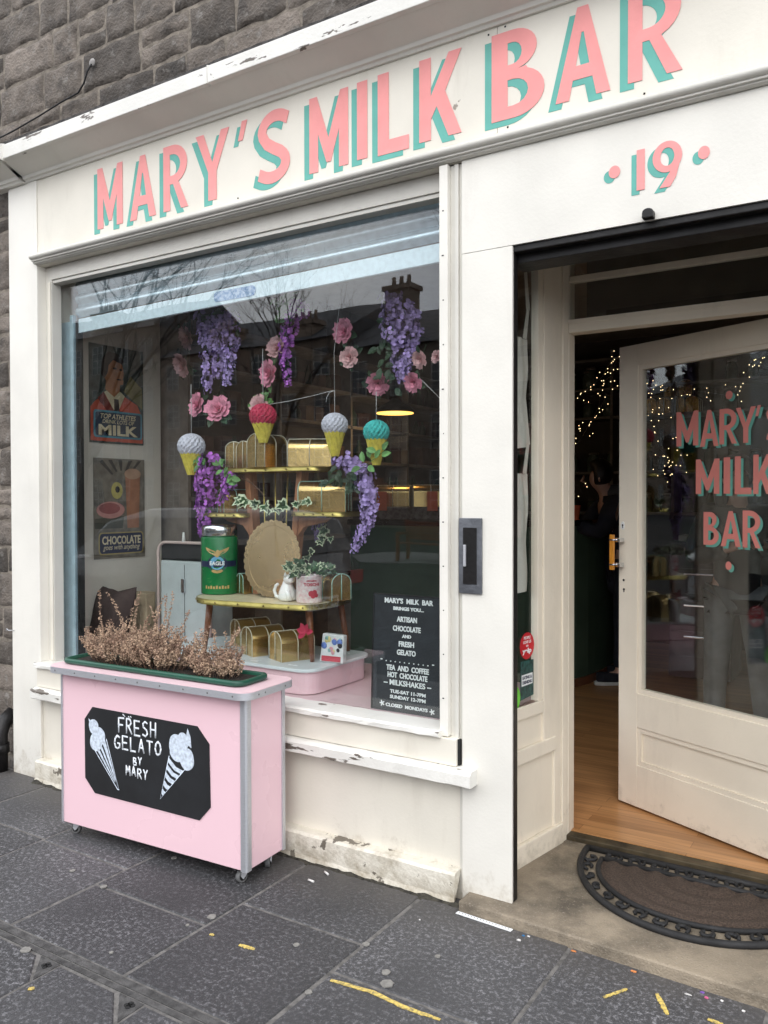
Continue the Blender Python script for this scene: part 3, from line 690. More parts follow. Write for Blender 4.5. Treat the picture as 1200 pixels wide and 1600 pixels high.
# door frame across the back of the recess
YF = .66
tf = MB().box(-.026, 1.17, YF-.01, YF+.06, 2.20, 2.255).box(-.026, 1.17, YF-.016, YF-.0101, 2.235, 2.2545); shop('transom_bar', tf, PORCH, bevel=.004)
shop('fanlight_bar', MB().box(-.026, 1.17, YF, YF+.035, 2.414, 2.440), PORCH, bevel=.003)
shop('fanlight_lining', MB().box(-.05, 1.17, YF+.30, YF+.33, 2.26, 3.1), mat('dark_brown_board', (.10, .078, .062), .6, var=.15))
shop('fanlight', MB().box(-.026, 1.17, YF+.012, YF+.018, 2.255, 2.56), GLASS)
shop('fanlight_head', MB().box(-.05, 1.17, YF-.002, YF+.06, 2.525, 2.5595), BEIGE)
shop('door_post', MB().box(1.095, 1.17, YF-.03, YF+.06, .043, 2.56), PORCH, bevel=.004)
shop('door_post', MB().box(-.055, -.026, YF+.0, YF+.07, .043, 2.56), PORCH, bevel=.003)
shop('threshold', MB().box(-.03, 1.17, YF-.02, YF+.035, .030, .0635), mat('worn_threshold', (.11, .085, .05), .55, .4, var=.3), bevel=.006)
shop('pilaster', MB().box(1.24, 1.50, 0, .12, -.035, 2.398), WHITE_BRIGHT, bevel=.003)
shop('wall_panel', MB().box(1.503, 2.6, .012, .12, -.05, 2.398), WHITE)
shop('side_panel', MB().box(1.172, 1.235, .10, .64, .035, 2.56), PORCH, bevel=.003)
# the door, standing open inwards
D0 = Vector((.051, 1.126, 0)); DD = Vector((.739-.051, .795-1.126, 0)).normalized(); DN = Vector((DD.y, -DD.x, 0))
DW = 1.125
def DP(s, z, w_): return D0+DD*s+DN*w_+Vector((0, 0, z))
def dbox(mb, s0, s1, w0, w1, z0, z1): return mb.prism([(s0, z0), (s1, z0), (s1, z1), (s0, z1)], DP, w0, w1)
d = MB(); dbox(d, 0, .108, -.045, 0, .078, 2.203); dbox(d, 1.02, DW, -.045, 0, .078, 2.203); dbox(d, .1085, 1.0195, -.045, -.0008, 2.105, 2.203); dbox(d, .1085, 1.0195, -.045, -.0008, .445, .602); dbox(d, .1085, 1.0195, -.045, -.0008, .078, .270)
DOOR = shop('door', d, PORCH, bevel=.002)
e = MB()
for a in ((.108, 1.02, .270, .292), (.108, 1.02, .423, .445), (.108, .130, .292, .423), (.998, 1.02, .292, .423)): dbox(e, a[0]+.0005, a[1]-.0005, -.03, -.006, a[2], a[3])
for a in ((.108, 1.02, .602, .624), (.108, 1.02, 2.085, 2.105), (.108, .130, .624, 2.085), (.998, 1.02, .624, 2.085)): dbox(e, a[0]+.0005, a[1]-.0005, -.035, -.007, a[2], a[3])
shop('beading', e, PORCH, bevel=.003, parent=DOOR)
e = MB(); dbox(e, .12, 1.01, -.034, -.016, .28, .435); shop('lower_panel', e, PORCH, parent=DOOR)
e = MB(); dbox(e, .125, 1.0, -.026, -.020, .615, 2.095); DG = shop('pane', e, GLASS, parent=DOOR)
ds = [('M', .309, .421, 1.725, 1.874), ('A', .430, .520, 1.717, 1.870), ('R', .524, .606, 1.722, 1.868), ('Y', .601, .690, 1.722, 1.866), ("'", .688, .712, 1.825, 1.868), ('S', .733, .815, 1.72, 1.868),
      ('M', .410, .525, 1.517, 1.664), ('I', .545, .575, 1.517, 1.667), ('L', .597, .672, 1.515, 1.669), ('K', .680, .762, 1.515, 1.672), ('B', .449, .523, 1.302, 1.441), ('A', .533, .625, 1.300, 1.446), ('R', .634, .714, 1.299, 1.449), ('o', .553, .585, 1.905, 1.940), ('o', .556, .584, 1.203, 1.238)]
DLP = mat('muted_pink_door_lettering', (.60, .20, .17), .5, var=.04); DLT = mat('muted_teal_door_lettering', (.11, .34, .28), .5, var=.04)
sign(ds, lambda u, v, w_: DP(u, v, -.0195+w_), (.011, -.009), DOOR, 'letter', DLP, DLT, .0012)
e = MB(); dbox(e, -.014, .010, .038, .050, 1.165, 1.330)
HD = shop('handle', e, AMBER, bevel=.003, parent=DOOR)
for z in (1.19, 1.305):
    e = MB(); dbox(e, -.004, .034, .002, .036, z-.010, z+.010); dbox(e, -.015, .011, .037, .052, z-.004, z+.004); shop('handle_bracket', e, CHROME, bevel=.003, parent=DOOR)
e = MB()
for z in (1.372,): e.prism(arc(.024, z, .011, .019, 0, 360, 16)[:-1], DP, .0, .0025)
shop('escutcheon', e, CERAMIC, parent=DOOR)
for s, z, r in ((.024, 1.374, .0045), (.030, 1.118, .005), (.032, 1.075, .005)):
    e = MB(); e.prism(arc(s, z, r, r, 0, 360, 12)[:-1], DP, -.001, .0032)
    if z != 1.118: e.prism([(s-.002, z-.013), (s+.002, z-.013), (s+.002, z), (s-.002, z)], DP, -.001, .0030)
    shop('keyhole', e, SHADOWB, parent=DOOR)

# shelves and counter inside
def shelf_bay(x0, x1, y0, y1, zs, ups, mt=SHELF):
    b = MB()
    for z in zs: b.box(x0, x1, y0, y1, z-.012, z+.012)
    for a in ups: b.box(*a)
    return b
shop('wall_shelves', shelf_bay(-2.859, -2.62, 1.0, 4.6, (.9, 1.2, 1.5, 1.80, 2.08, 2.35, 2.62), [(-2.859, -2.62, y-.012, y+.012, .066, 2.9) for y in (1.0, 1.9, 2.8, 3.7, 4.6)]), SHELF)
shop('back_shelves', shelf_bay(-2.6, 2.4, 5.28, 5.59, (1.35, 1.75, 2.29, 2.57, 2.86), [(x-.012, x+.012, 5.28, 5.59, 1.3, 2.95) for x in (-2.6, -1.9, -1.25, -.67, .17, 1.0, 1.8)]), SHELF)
ct = MB(); fp = [(-2.6, 2.75), (-1.75, 2.75)] + [tuple(Vector((-1.75, 3.65, 0)) + Vector((math.cos(R(a))*.88, math.sin(R(a))*.90, 0)))[:2] for a in range(-80, 1, 10)] + [(-.85, 4.3), (-1.45, 4.3), (-1.45, 3.7), (-1.75, 3.35), (-2.6, 3.35)]
ct.prism(fp, XY, .13, 1.29)
CTR = thing('shop_counter', 'dark green curved shop counter with a black edge and varnished wooden skirting', 'counter', (-1.6, 3.2, .066))
ct.build('front', COUNTERG, CTR)
def grow(p, d):
    c = Vector((-1.9, 3.4)); return [tuple(Vector(q)+(Vector(q)-c).normalized()*d) for q in p]
MB().prism(grow(fp, .03), XY, 1.2905, 1.335).build('counter_top', COUNTERT, CTR, bevel=.008)
MB().prism(grow(fp, .015), XY, .066, .129).build('skirting', SKIRT, CTR, bevel=.004)
# ------------------------------------------------------------------ the gelato cart
CX, CY, CRZ = -1.994, -.404, R(2.87)
CM = Matrix.Translation((CX, CY, 0)) @ Matrix.Rotation(CRZ, 4, 'Z')
def CW(x, y, z): return CM @ Vector((x, y, z))
CL, CD = 1.045, .252
CART = thing('gelato_cart', 'pink cart on castors with a chalked blackboard panel reading fresh gelato', 'cart', (CX, CY, 0), CRZ)
def cart(n, mb, mt, bevel=0, parent=None, **k): return mb.build(n, mt, parent or CART, bevel=bevel, world=False, **k)
bd = MB().box(.004, CL-.004, .004, CD, .060, .734); cart('body', bd, PINK, bevel=.002)
cart('corner_trim', MB().prism([(CL-.026, -.001), (CL-.004, -.003)] + arc(CL-.008, .010, .012, .012, -80, 0, 5) + [(CL+.003, .030), (CL-.0045, .030), (CL-.0045, .0045), (CL-.026, .0035)], XY, .058, .734), STEEL)
cart('corner_trim', MB().box(CL-.005, CL+.0015, CD-.018, CD+.001, .058, .734), STEEL, bevel=.001)
cart('corner_trim', MB().box(-.001, .010, -.001, .012, .058, .734), STEEL, bevel=.002)
top = rrect(-.045, CL+.04, -.045, CD+.03, .055, 8)
TP = cart('top', MB().prism(top, XY, .735, .764), PINKTOP)
bn = MB(); n = len(top)
o2 = [(p[0]+(q[1]-p0[1])/max(1e-6, math.hypot(q[0]-p0[0], q[1]-p0[1]))*.002, p[1]-(q[0]-p0[0])/max(1e-6, math.hypot(q[0]-p0[0], q[1]-p0[1]))*.002) for p0, p, q in zip(top[-1:]+top[:-1], top, top[1:]+top[:1])]
v = [(x, y, z) for z in (.7342, .7615) for x, y in o2]
bn.add(v, [(i, (i+1) % n, n+(i+1) % n, n+i) for i in range(n)], 0, True)
v = [(x, y, .7615) for x, y in o2]+[(x, y, .7615) for x, y in top]; bn.add(v, [(i, (i+1) % n, n+(i+1) % n, n+i) for i in range(n)])
cart('edge_band', bn, STEEL, parent=TP)
RVM = mat('dull_rivet', (.2, .2, .2), .4, .8)
for x, y, q in [(.02+i*.125, -.047, (1, .4, 1)) for i in range(9)]+[(CL+.042, y, (.4, 1, 1)) for y in (.03, .07, .20)]:
    rv = MB(); rv.ball((x, y, .748), .004, 8, 0, q); cart('rivet', rv, RVM, parent=TP)
F = lambda u, v_, w_: (u, -w_+.004, v_)
cb = MB().prism([(.199, .597), (.799, .593), (.861, .530), (.866, .279), (.808, .217), (.211, .223), (.151, .281), (.150, .539)], F, .0005, .003)
BB = cart('blackboard', cb, CHALK)
HAND = {'F': [[(0, 0), (0, 1), (.9, 1.02)], [(0, .52), (.7, .54)]], 'R': [[(0, 0), (.02, 1), (.6, .98), (.8, .75), (.5, .52), (.02, .5)], [(.35, .5), (.9, 0)]], 'E': [[(.85, 1), (0, 1), (0, 0), (.9, 0)], [(0, .5), (.7, .52)]],
        'S': [[(.8, .9), (.45, 1), (.1, .85), (.15, .62), (.7, .42), (.82, .2), (.5, 0), (.05, .1)]], 'H': [[(0, 0), (0, 1)], [(.8, 0), (.82, 1)], [(0, .5), (.8, .52)]], 'G': [[(.85, .9), (.45, 1), (.1, .75), (0, .4), (.15, .1), (.5, 0), (.85, .15), (.88, .42), (.5, .42)]],
        'L': [[(0, 1), (.02, 0), (.8, 0)]], 'A': [[(0, 0), (.42, 1), (.85, 0)], [(.15, .35), (.7, .36)]], 'T': [[(0, 1), (.9, 1)], [(.45, 1), (.45, 0)]], 'O': [[(.45, 1), (.12, .8), (0, .45), (.15, .1), (.45, 0), (.78, .15), (.9, .5), (.75, .85), (.45, 1)]],
        'B': [[(0, 0), (0, 1), (.6, .95), (.65, .65), (.02, .53), (.75, .4), (.75, .08), (0, 0)]], 'Y': [[(0, 1), (.42, .5), (.85, 1)], [(.42, .5), (.38, 0)]], 'M': [[(0, 0), (.08, 1), (.45, .35), (.82, 1), (.95, 0)]]}
rng = random.Random(4)
def hand(mb, word, x0, x1, z0, z1, r):
    n = len(word); wd = (x1-x0)/(n-.25)
    for i, ch in enumerate(word):
        j = rng.uniform(-.004, .004)
        for k, st in enumerate(HAND[ch]):
            P = [F(x0+i*wd+u*wd*.74, z0+j+v_*(z1-z0), .0035+.0003*k) for u, v_ in st]
            for q, (a_, b_) in enumerate(zip(P, P[1:])):
                e_ = (Vector(b_)-Vector(a_)).normalized()*r*.5
                mb.tube([Vector(a_)-e_+Vector((0, -.00012*(q % 3), 0)), (Vector(a_)+Vector(b_))/2, Vector(b_)+e_], [r*rng.uniform(.8, 1.05), r*rng.uniform(.9, 1.1), r*rng.uniform(.8, 1.05)], 8, flat=Vector((0, 1, 0)))
for wd, a in (('FRESH', (.360, .580, .512, .573, .0042)), ('GELATO', (.335, .606, .442, .497, .0042)), ('BY', (.446, .495, .386, .417, .0032)), ('MARY', (.402, .529, .334, .373, .0036))):
    h = MB(); hand(h, wd, *a)
    if wd == 'FRESH': h.tube([F(.385, .590, .0036), F(.398, .580, .0036)], .002, 5); h.tube([F(.418, .584, .0036), F(.424, .580, .0036)], .0022, 5); h.tube([F(.430, .586, .0036), F(.436, .581, .0036)], .0022, 5)
    cart('chalk_lettering', h, CHALKW, parent=BB)
def blob(cx, cz, rx, rz_, n=26, ph=0.0): return [(cx+rx*math.cos(2*math.pi*i/n)*(1+.05*math.sin(3*2*math.pi*i/n+ph)), cz+rz_*math.sin(2*math.pi*i/n)*(1+.05*math.cos(2*2*math.pi*i/n+ph))) for i in range(n)]
d = MB()
for k, (cx, cz, rx, rz_) in enumerate(((.207, .512, .029, .034), (.243, .476, .033, .040), (.220, .446, .037, .038))): d.prism(blob(cx, cz, rx, rz_, ph=k), F, .0031, .0036+.0002*k)
d.prism([(.176, .545), (.186, .538), (.196, .520), (.182, .520)], F, .0031, .0035)
d.tube([F(.204, .421, .0036), F(.352, .262, .0036), F(.358, .264, .0037), F(.284, .470, .0036)], .0022, 6, flat=Vector((0, 1, 0)))
d.tube([F(.352, .262, .0038), F(.360, .263, .0038)], .002, 5)
apex = Vector((.356, .262)); Lp = Vector((.204, .421)); Rp = Vector((.284, .470))
for a, b in ((.14, .30), (.42, .56), (.68, .9)):
    p = [Lp.lerp(Rp, a), Lp.lerp(Rp, b), apex.lerp(Lp.lerp(Rp, b), .16), apex.lerp(Lp.lerp(Rp, a), .22)]
    d.prism([tuple(q) for q in p], F, .0031, .0034)
cart('chalk_cone', d, CHALKB, parent=BB)
d = MB()
for k, (cx, cz, rx, rz_) in enumerate(((.690, .500, .044, .045), (.722, .522, .032, .034), (.745, .452, .038, .044), (.700, .470, .046, .036))): d.prism(blob(cx, cz, rx, rz_, ph=k+2), F, .0031, .0036+.0002*k)
d.prism([(.748, .578), (.764, .545), (.768, .500), (.735, .520)], F, .0031, .0035)
Lp = Vector((.648, .452)); Rp = Vector((.735, .412)); apex = Vector((.597, .266))
d.tube([F(*Lp, .0036), F(*apex, .0037), F(*Rp, .0036)], .0022, 6, flat=Vector((0, 1, 0)))
for i, (a, b) in enumerate(((.04, .14), (.20, .30), (.37, .48), (.56, .67), (.75, .86))):
    q = [Lp.lerp(apex, a), Rp.lerp(apex, a+.03), Rp.lerp(apex, b+.03), Lp.lerp(apex, b)]
    mid0 = (q[0]+q[1])/2-Vector((0, .012*(1-a))); mid1 = (q[2]+q[3])/2-Vector((0, .012*(1-b)))
    d.prism([tuple(z) for z in (q[0], mid0, q[1], q[2], mid1, q[3])], F, .0031, .0034)
cart('chalk_cone', d, CHALKB, parent=BB)
for (x, y, a) in ((.055, .05, 200), (CL-.045, .045, 250), (CL-.05, CD-.05, 300), (.055, CD-.05, 150)):
    aa = R(a); off = Vector((math.cos(aa)*.014, math.sin(aa)*.014, 0)); ax = Vector((-math.sin(aa), math.cos(aa), 0)); c = Vector((x, y, .0225))+off
    b = MB().box(x-.022, x+.022, y-.022, y+.022, .0555, .0598)
    for s in (-1, 1):
        p = [Vector((x, y, .056))+ax*s*.0135+Vector((math.cos(aa)*q, math.sin(aa)*q, z)) for q, z in ((-.018, 0), (.018, 0), (.024, -.028), (.014, -.040), (.004, -.030))]
        b.add(p+[q+ax*s*.0025 for q in p], [(0, 1, 2, 3, 4), (9, 8, 7, 6, 5)]+[(i, (i+1) % 5, 5+(i+1) % 5, 5+i) for i in range(5)])
    b.tube([Vector((x, y, .05)), Vector((x, y, .056))], .012, 10); b.tube([c-ax*.017, c+ax*.017], .004, 8)
    CA = cart('castor', b, STEEL)
    q = MB(); q.tube([c-ax*.011, c-ax*.008, c+ax*.008, c+ax*.011], [.0195, .0225, .0225, .0195], 24); cart('tyre', q, GREYRUB, parent=CA)
    q = MB(); q.tube([c-ax*.0118, c+ax*.0118], .0135, 18); cart('hub', q, BLACKMETAL, parent=CA)
    if a != 300: q = MB(); q.add([Vector((x, y, .054))+Vector((math.cos(aa)*k, math.sin(aa)*k, z))+ax*e for e in (-.008, .008) for k, z in ((.012, 0), (.045, .004), (.046, .001), (.012, -.004))], [(0, 1, 2, 3), (7, 6, 5, 4), (0, 4, 5, 1), (1, 5, 6, 2), (2, 6, 7, 3), (3, 7, 4, 0)]); cart('brake_lever', q, BLACKMETAL, parent=CA)

# the trough standing on it, and the dead heather in the trough
TR = thing('planter_trough', 'long dark green plastic trough of dry soil standing on the pink cart', 'planter', CW(.48, .125, .7645), CRZ)
def ring(o, z): return [(x, y, z) for x, y in o]
def rr(d): return rrect(-.495+d, .525-d, -.112+d, .088-d, .045-d*.5, 6)
secs = [(rr(.014), 0.0), (rr(.012), .004), (rr(.0), .004), (rr(-.003), .008), (rr(-.003), .018), (rr(.0), .024), (rr(.010), .025), (rr(.016), .021), (rr(.020), .006)]
b = MB(); n = len(secs[0][0]); vs_ = []
for o, z in secs: vs_ += ring(o, z)
b.add(vs_, [(i*n+j, i*n+(j+1) % n, (i+1)*n+(j+1) % n, (i+1)*n+j) for i in range(len(secs)-1) for j in range(n)]+[tuple(range(n))[::-1]], 0, True)
b.build('trough', TROUGH, TR, world=False)
b = MB(); q = rr(.018); k = len(q); cen = (.015, -.012)
vs_ = []; m_ = 10
for i in range(m_+1):
    t = i/m_
    for x, y in q:
        X, Y = cen[0]+(x-cen[0])*t, cen[1]+(y-cen[1])*t
        vs_.append((X, Y, .012+noise.noise(Vector((X*22, Y*22, 0)))*.006))
b.add(vs_, [(i*k+j, i*k+(j+1) % k, (i+1)*k+(j+1) % k, (i+1)*k+j) for i in range(m_) for j in range(k)], 0, True); b.build('soil', SOIL, TR, world=False)
def heather(name_lab, cx, cy, spread, h, ns, seed, lean=0.0, tall=0):
    rng = random.Random(seed)
    t = thing('dead_heather', name_lab, 'dried plant', CW(cx, cy, .774), CRZ, 'dead heathers in the trough')
    st = MB(); bl = MB()
    def sprig(x, y, ang, out_, ln, r0, sub=True):
        p = Vector((x, y, 0)); d = Vector((math.cos(ang)*out_, math.sin(ang)*out_*.6, 1)).normalized(); k = 7; pts = [p.copy()]
        for i in range(k):
            d = (d+Vector((rng.uniform(-.22, .22), rng.uniform(-.22, .22), rng.uniform(-.05, .16)))).normalized()
            p = p+d*(ln/k); pts.append(p.copy())
        st.tube(pts, [r0*(1-.65*i/k) for i in range(k+1)], 3, caps=False)
        nb = int(ln*240)
        for i in range(nb):
            u = .25+.75*rng.random(); f = u*k; a = min(k-1, int(f)); q = pts[a].lerp(pts[a+1], f-a)
            v = Vector((rng.gauss(0, 1), rng.gauss(0, 1), rng.gauss(.2, .7))).normalized(); s = rng.uniform(.0026, .0054); q = q+v*rng.uniform(.002, .007)
            e = v.orthogonal().normalized(); g_ = v.cross(e)
            bl.add([q-v*s, q+e*s*.7, q+g_*s*.7, q-e*s*.7, q-g_*s*.7, q+v*s*1.2], [(0, 2, 1), (0, 3, 2), (0, 4, 3), (0, 1, 4), (5, 1, 2), (5, 2, 3), (5, 3, 4), (5, 4, 1)])
        if sub:
            for i in range(rng.choice((2, 3, 4))):
                a = rng.randint(2, k-1); q = pts[a]; sprig(q.x, q.y, rng.uniform(0, 6.28), rng.uniform(.3, .9), ln*rng.uniform(.25, .45), r0*.6, False); m = bl
                # lift the side twig to where it leaves the stem
                cnt = int(ln*0)
    # side twigs are grown from their own foot: build by moving a fresh sprig up
    def grow_one():
        a = rng.uniform(0, 6.28); rad = spread*rng.random()**.5
        x, y = math.cos(a)*rad+lean*0, math.sin(a)*min(rad, .05)
        ln = h*rng.uniform(.55, 1.05)*(1-.35*rad/spread)
        out_ = .25+rad/spread*.85
        s0 = len(st.v); b0 = len(bl.v); sprig(x, y, a if rng.random() < .8 else rng.uniform(0, 6.28), out_, ln, .0013, False)
        base = Vector((x, y, 0))
        for _ in range(3):
            u = rng.uniform(.25, .75)
            mid = sum((st.v[i] for i in range(s0+int(u*8)*3, s0+int(u*8)*3+3)), Vector())/3
            s1 = len(st.v); b1 = len(bl.v); sprig(0, 0, rng.uniform(0, 6.28), rng.uniform(.4, 1.1), ln*rng.uniform(.25, .5), .0008, False)
            for i in range(s1, len(st.v)): st.v[i] = st.v[i]+mid
            for i in range(b1, len(bl.v)): bl.v[i] = bl.v[i]+mid
    for i in range(ns): grow_one()
    for i in range(tall):
        a = rng.uniform(0, 6.28); sprig(math.cos(a)*spread*.4, rng.uniform(-.02, .02), a, rng.uniform(.05, .35), h*rng.uniform(1.15, 1.5), .0014, False)
    st.build('stems', HSTEM, t, world=False); bl.build('dry_flowers', HEATHER, t, world=False)
heather('bushy pink brown dead heather at the left end of the green trough', .235, .115, .15, .225, 100, 21, tall=5)
heather('tallest bushiest dead heather in the middle of the green trough', .475, .115, .155, .225, 125, 22, tall=8)
heather('low spiky straw coloured dead heather at the right end of the green trough', .80, .112, .10, .155, 80, 23, tall=14)

# ------------------------------------------------------------------ doormat
MT = thing('door_mat', 'half round black rubber mat with scrollwork edge and brown ribbed middle lying on the doorstep', 'door mat', (.55, .59, .043))
RX, RY = .475, .525
def E(a, k, z=.006): return (math.cos(R(a))*RX*k, -math.sin(R(a))*RY*k, z)
rb = MB()
rb.tube([E(a, .985, .009) for a in range(0, 181, 5)], .013, 8); rb.tube([(-RX*.985, 0, .009), (RX*.985, 0, .009)], .013, 8)
rb.tube([(math.cos(R(a))*.385, -.075-math.sin(R(a))*.345, .009) for a in range(0, 181, 6)], .010, 8); rb.tube([(-.385, -.075, .009), (.385, -.075, .009)], .010, 8)
def scroll(c, r, t, nrm, flip):
    p = []
    for i in range(15):
        a = i/14*4.6*flip; q = r*(1-.55*i/14); p.append(c+t*math.cos(a)*q+nrm*math.sin(a)*q)
    rb.tube(p, .0068, 6)
for i in range(17):
    a = 6+i*10.5; o = Vector(E(a, .93, .009)); ii = Vector((math.cos(R(a))*.400, -.075-math.sin(R(a))*.36, .009)); mid = (o+ii)/2; nrm = (o-ii); wd = nrm.length
    if wd < .02: continue
    nrm.normalize(); tg = Vector((-nrm.y, nrm.x, 0)); fl = 1 if i % 2 else -1
    scroll(mid+tg*.008, wd*.40, tg, nrm, fl); rb.tube([o+tg*.03, mid+tg*.035, ii+tg*.028], .006, 6)
for i in range(9):
    x = -.36+i*.09; fl = 1 if i % 2 else -1
    scroll(Vector((x, -.037, .009)), .024, Vector((1, 0, 0)), Vector((0, 1, 0)), fl); rb.tube([(x+.03, -.06, .009), (x+.045, -.037, .009), (x+.035, -.012, .009)], .006, 6)
rb.build('rubber_frame', RUBBER, MT, world=False)
pd = MB(); vs_ = []; fs = []; nr, na = 46, 48
for i in range(nr+1):
    t = i/nr
    for j in range(na+1):
        a = math.pi*j/na; rz_ = .009+.0052*math.cos(t*4.6*2*math.pi) * (1 if t > .08 else 0)
        vs_.append((math.cos(a)*.38*t, -.078-math.sin(a)*.338*t, rz_+noise.noise(Vector((math.cos(a)*t*60, math.sin(a)*t*60, 0)))*.0012))
for i in range(nr):
    for j in range(na): k = i*(na+1)+j; fs.append((k, k+1, k+na+2, k+na+1))
pd.add(vs_, fs, 0, True); pd.build('coir_pad', BRISTLE, MT, world=False)

# ------------------------------------------------------------------ litter and marks on the pavement
b = MB(); c = G(758, 1440, .004); ang = math.atan2(-.092+.086, .043+.172)
t = thing('white_strip', 'short white paper strip with a row of dots along the doorstep edge', 'paper strip', (-.065, -.098, .002), R(-3))
b.box(-.11, .11, -.009, .009, 0, .0025).build('strip', TEXTW, t, bevel=.0005, world=False)
b = MB()
for i in range(17): b.box(-.100+i*.0122, -.097+i*.0122, -.0015, .0015, .0024, .0030)
b.build('dots', SHADOWB, t, world=False)
for i, (px, py, a, lab) in enumerate(((510, 1364, 25, 'white cigarette end lying by the plinth, the one nearer the wall'), (486, 1376, 5, 'white cigarette end lying on the paving, the one nearer the pink cart'))):
    p = G(px, py, .005); t = thing('cigarette_end', lab, 'cigarette end', p, R(-a), 'cigarette ends by the plinth')
    MB().tube([(-.014, 0, 0), (.014, 0, 0)], .0042, 8).build('paper', BUTT, t, world=False)
def splat(px, py, r, seed):
    rng = random.Random(seed); p = G(px, py, 0); o = [(p.x+math.cos(2*math.pi*i/18)*r*rng.uniform(.82, 1.1), p.y+math.sin(2*math.pi*i/18)*r*rng.uniform(.82, 1.1)) for i in range(18)]
    q = MB(); q.prism(o, XY, .0005, .0032); return q
for i, (px, py, r, lab) in enumerate(((605, 1538, .021, 'largest grey gum spot above the yellow paint line'), (603, 1520, .015, 'smaller grey gum spot just behind the largest one'), (572, 1476, .013, 'grey gum spot on the joint between two slabs near the plinth'), (463, 1477, .011, 'grey gum spot midway between the cart and the yellow line'), (482, 1551, .012, 'grey gum spot on the joint left of the yellow line'),
                                    (331, 1433, .017, 'grey gum spot at the slab corner in front of the cart'), (40, 1485, .018, 'pale gum spot beside the gutter at the left edge'), (162, 1386, .014, 'thin pale gum spot on the joint under the cart front'), (113, 1361, .012, 'faint gum spot below the left front castor'), (684, 1495, .010, 'pale gum spot right of the yellow line'), (174, 1489, .007, 'tiny white gum spot between the cart and the gutter'), (293, 1446, .007, 'tiny pale gum spot left of the slab corner'), (272, 1341, .012, 'dull gum spot in the shade beneath the cart'))):
    o = splat(px, py, r, 40+i).build('gum_spot', GUM); tag(o, lab, 'gum spot', 'chewing gum on the paving')
def dab(pts, wd, seed):
    rng = random.Random(seed); P = [G(x, y, 0) for x, y in pts]; q = MB(); n = 26; L_ = []; R_ = []
    for i in range(n+1):
        f = i/n*(len(P)-1); a = min(len(P)-2, int(f)); p = P[a].lerp(P[a+1], f-a); d = (P[a+1]-P[a]).normalized(); s = Vector((-d.y, d.x, 0))
        w0 = wd*(.4+.6*math.sin(math.pi*min(1, max(0.05, i/n)))**.35)
        L_.append(p+s*w0*rng.uniform(.7, 1.1)); R_.append(p-s*w0*rng.uniform(.6, 1.15))
    o = [(v.x, v.y) for v in L_]+[(v.x, v.y) for v in R_[::-1]]; q.prism(o, XY, .0005, .0028); return q
for i, (pts, wd, lab) in enumerate((([(517, 1532), (580, 1550), (640, 1578), (688, 1594)], .0085, 'long yellow paint line sprayed on the slab'), ([(374, 1477), (398, 1484)], .008, 'short yellow paint dash in front of the cart'), ([(328, 1460), (334, 1462)], .006, 'small yellow paint fleck left of the short dash'),
                                   ([(1026, 1553), (1043, 1586)], .008, 'slanting yellow paint dash pointing at the doorstep'), ([(943, 1559), (980, 1546)], .006, 'broken yellow paint dash below the doorstep'), ([(1106, 1593), (1130, 1602)], .007, 'yellow paint dash at the bottom edge on the right'), ([(44, 1546), (54, 1545)], .008, 'yellow paint fleck by the left gutter cover'))):
    o = dab(pts, wd, 60+i).build('paint_mark', YELLOWP); tag(o, lab, 'paint mark', 'yellow paint on the paving')
LC = {'blue': mat('blue_scrap', (.03, .18, .4), .6), 'white': BUTT, 'orange': mat('orange_scrap', (.7, .25, .08), .7), 'pink': mat('pink_scrap', (.7, .15, .3), .6), 'violet': mat('violet_scrap', (.25, .12, .5), .6)}
for i, (px, py, c, sx, sy, lab) in enumerate(((818, 1463, 'blue', .007, .004, 'tiny blue scrap below the end of the white strip'), (826, 1464, 'white', .008, .003, 'tiny white scrap beside the blue one'), (811, 1470, 'white', .009, .007, 'round white scrap below the blue scrap'), (896, 1487, 'orange', .014, .005, 'orange scrap against the doorstep, the left one'), (990, 1519, 'orange', .015, .006, 'orange scrap against the doorstep, the right one'),
                                            (1104, 1560, 'pink', .008, .006, 'pink scrap in the litter under the step'), (1098, 1552, 'violet', .010, .004, 'violet scrap in the litter under the step'), (1075, 1555, 'white', .016, .003, 'thin white scrap in the litter under the step'), (1128, 1565, 'white', .007, .005, 'white scrap right of the pink one'), (1162, 1581, 'white', .008, .005, 'white scrap at the right end of the step edge'), (656, 1438, 'white', .004, .003, 'speck of white litter on the slab left of the strip'))):
    p = G(px, py, .0); q = MB(); rng = random.Random(i); sx *= .7; sy *= .7; q.prism([(p.x+x*sx*rng.uniform(.7, 1.2), p.y+y*sy*rng.uniform(.7, 1.2)) for x, y in ((-1, -.6), (.2, -1), (1, -.3), (.7, .8), (-.6, 1))], XY, .001, .004)
    o = q.build('litter_scrap', LC[c]); tag(o, lab, 'litter', 'litter along the doorstep')
# the cable stapled across the stone
cp = [A(x, y, .004) for x, y in ((-14, 222), (20, 205), (60, 182), (95, 160), (122, 145), (131, 130), (136, 112), (143, 100))]
cb_ = MB(); cb_.tube(cp, .0045, 6); t = thing('wall_cable', 'black cable running up the rubble stone to a hole plugged with pale mortar', 'cable', cp[0])
cb_.build('cable', RUBBER, t); e = MB(); e.ball(A(144, 98, .012), .022, 10, 0, (1, .35, 1)); e.build('plug', mat('pale_filler', (.4, .38, .36), .9, var=.3, bump=.6), t)
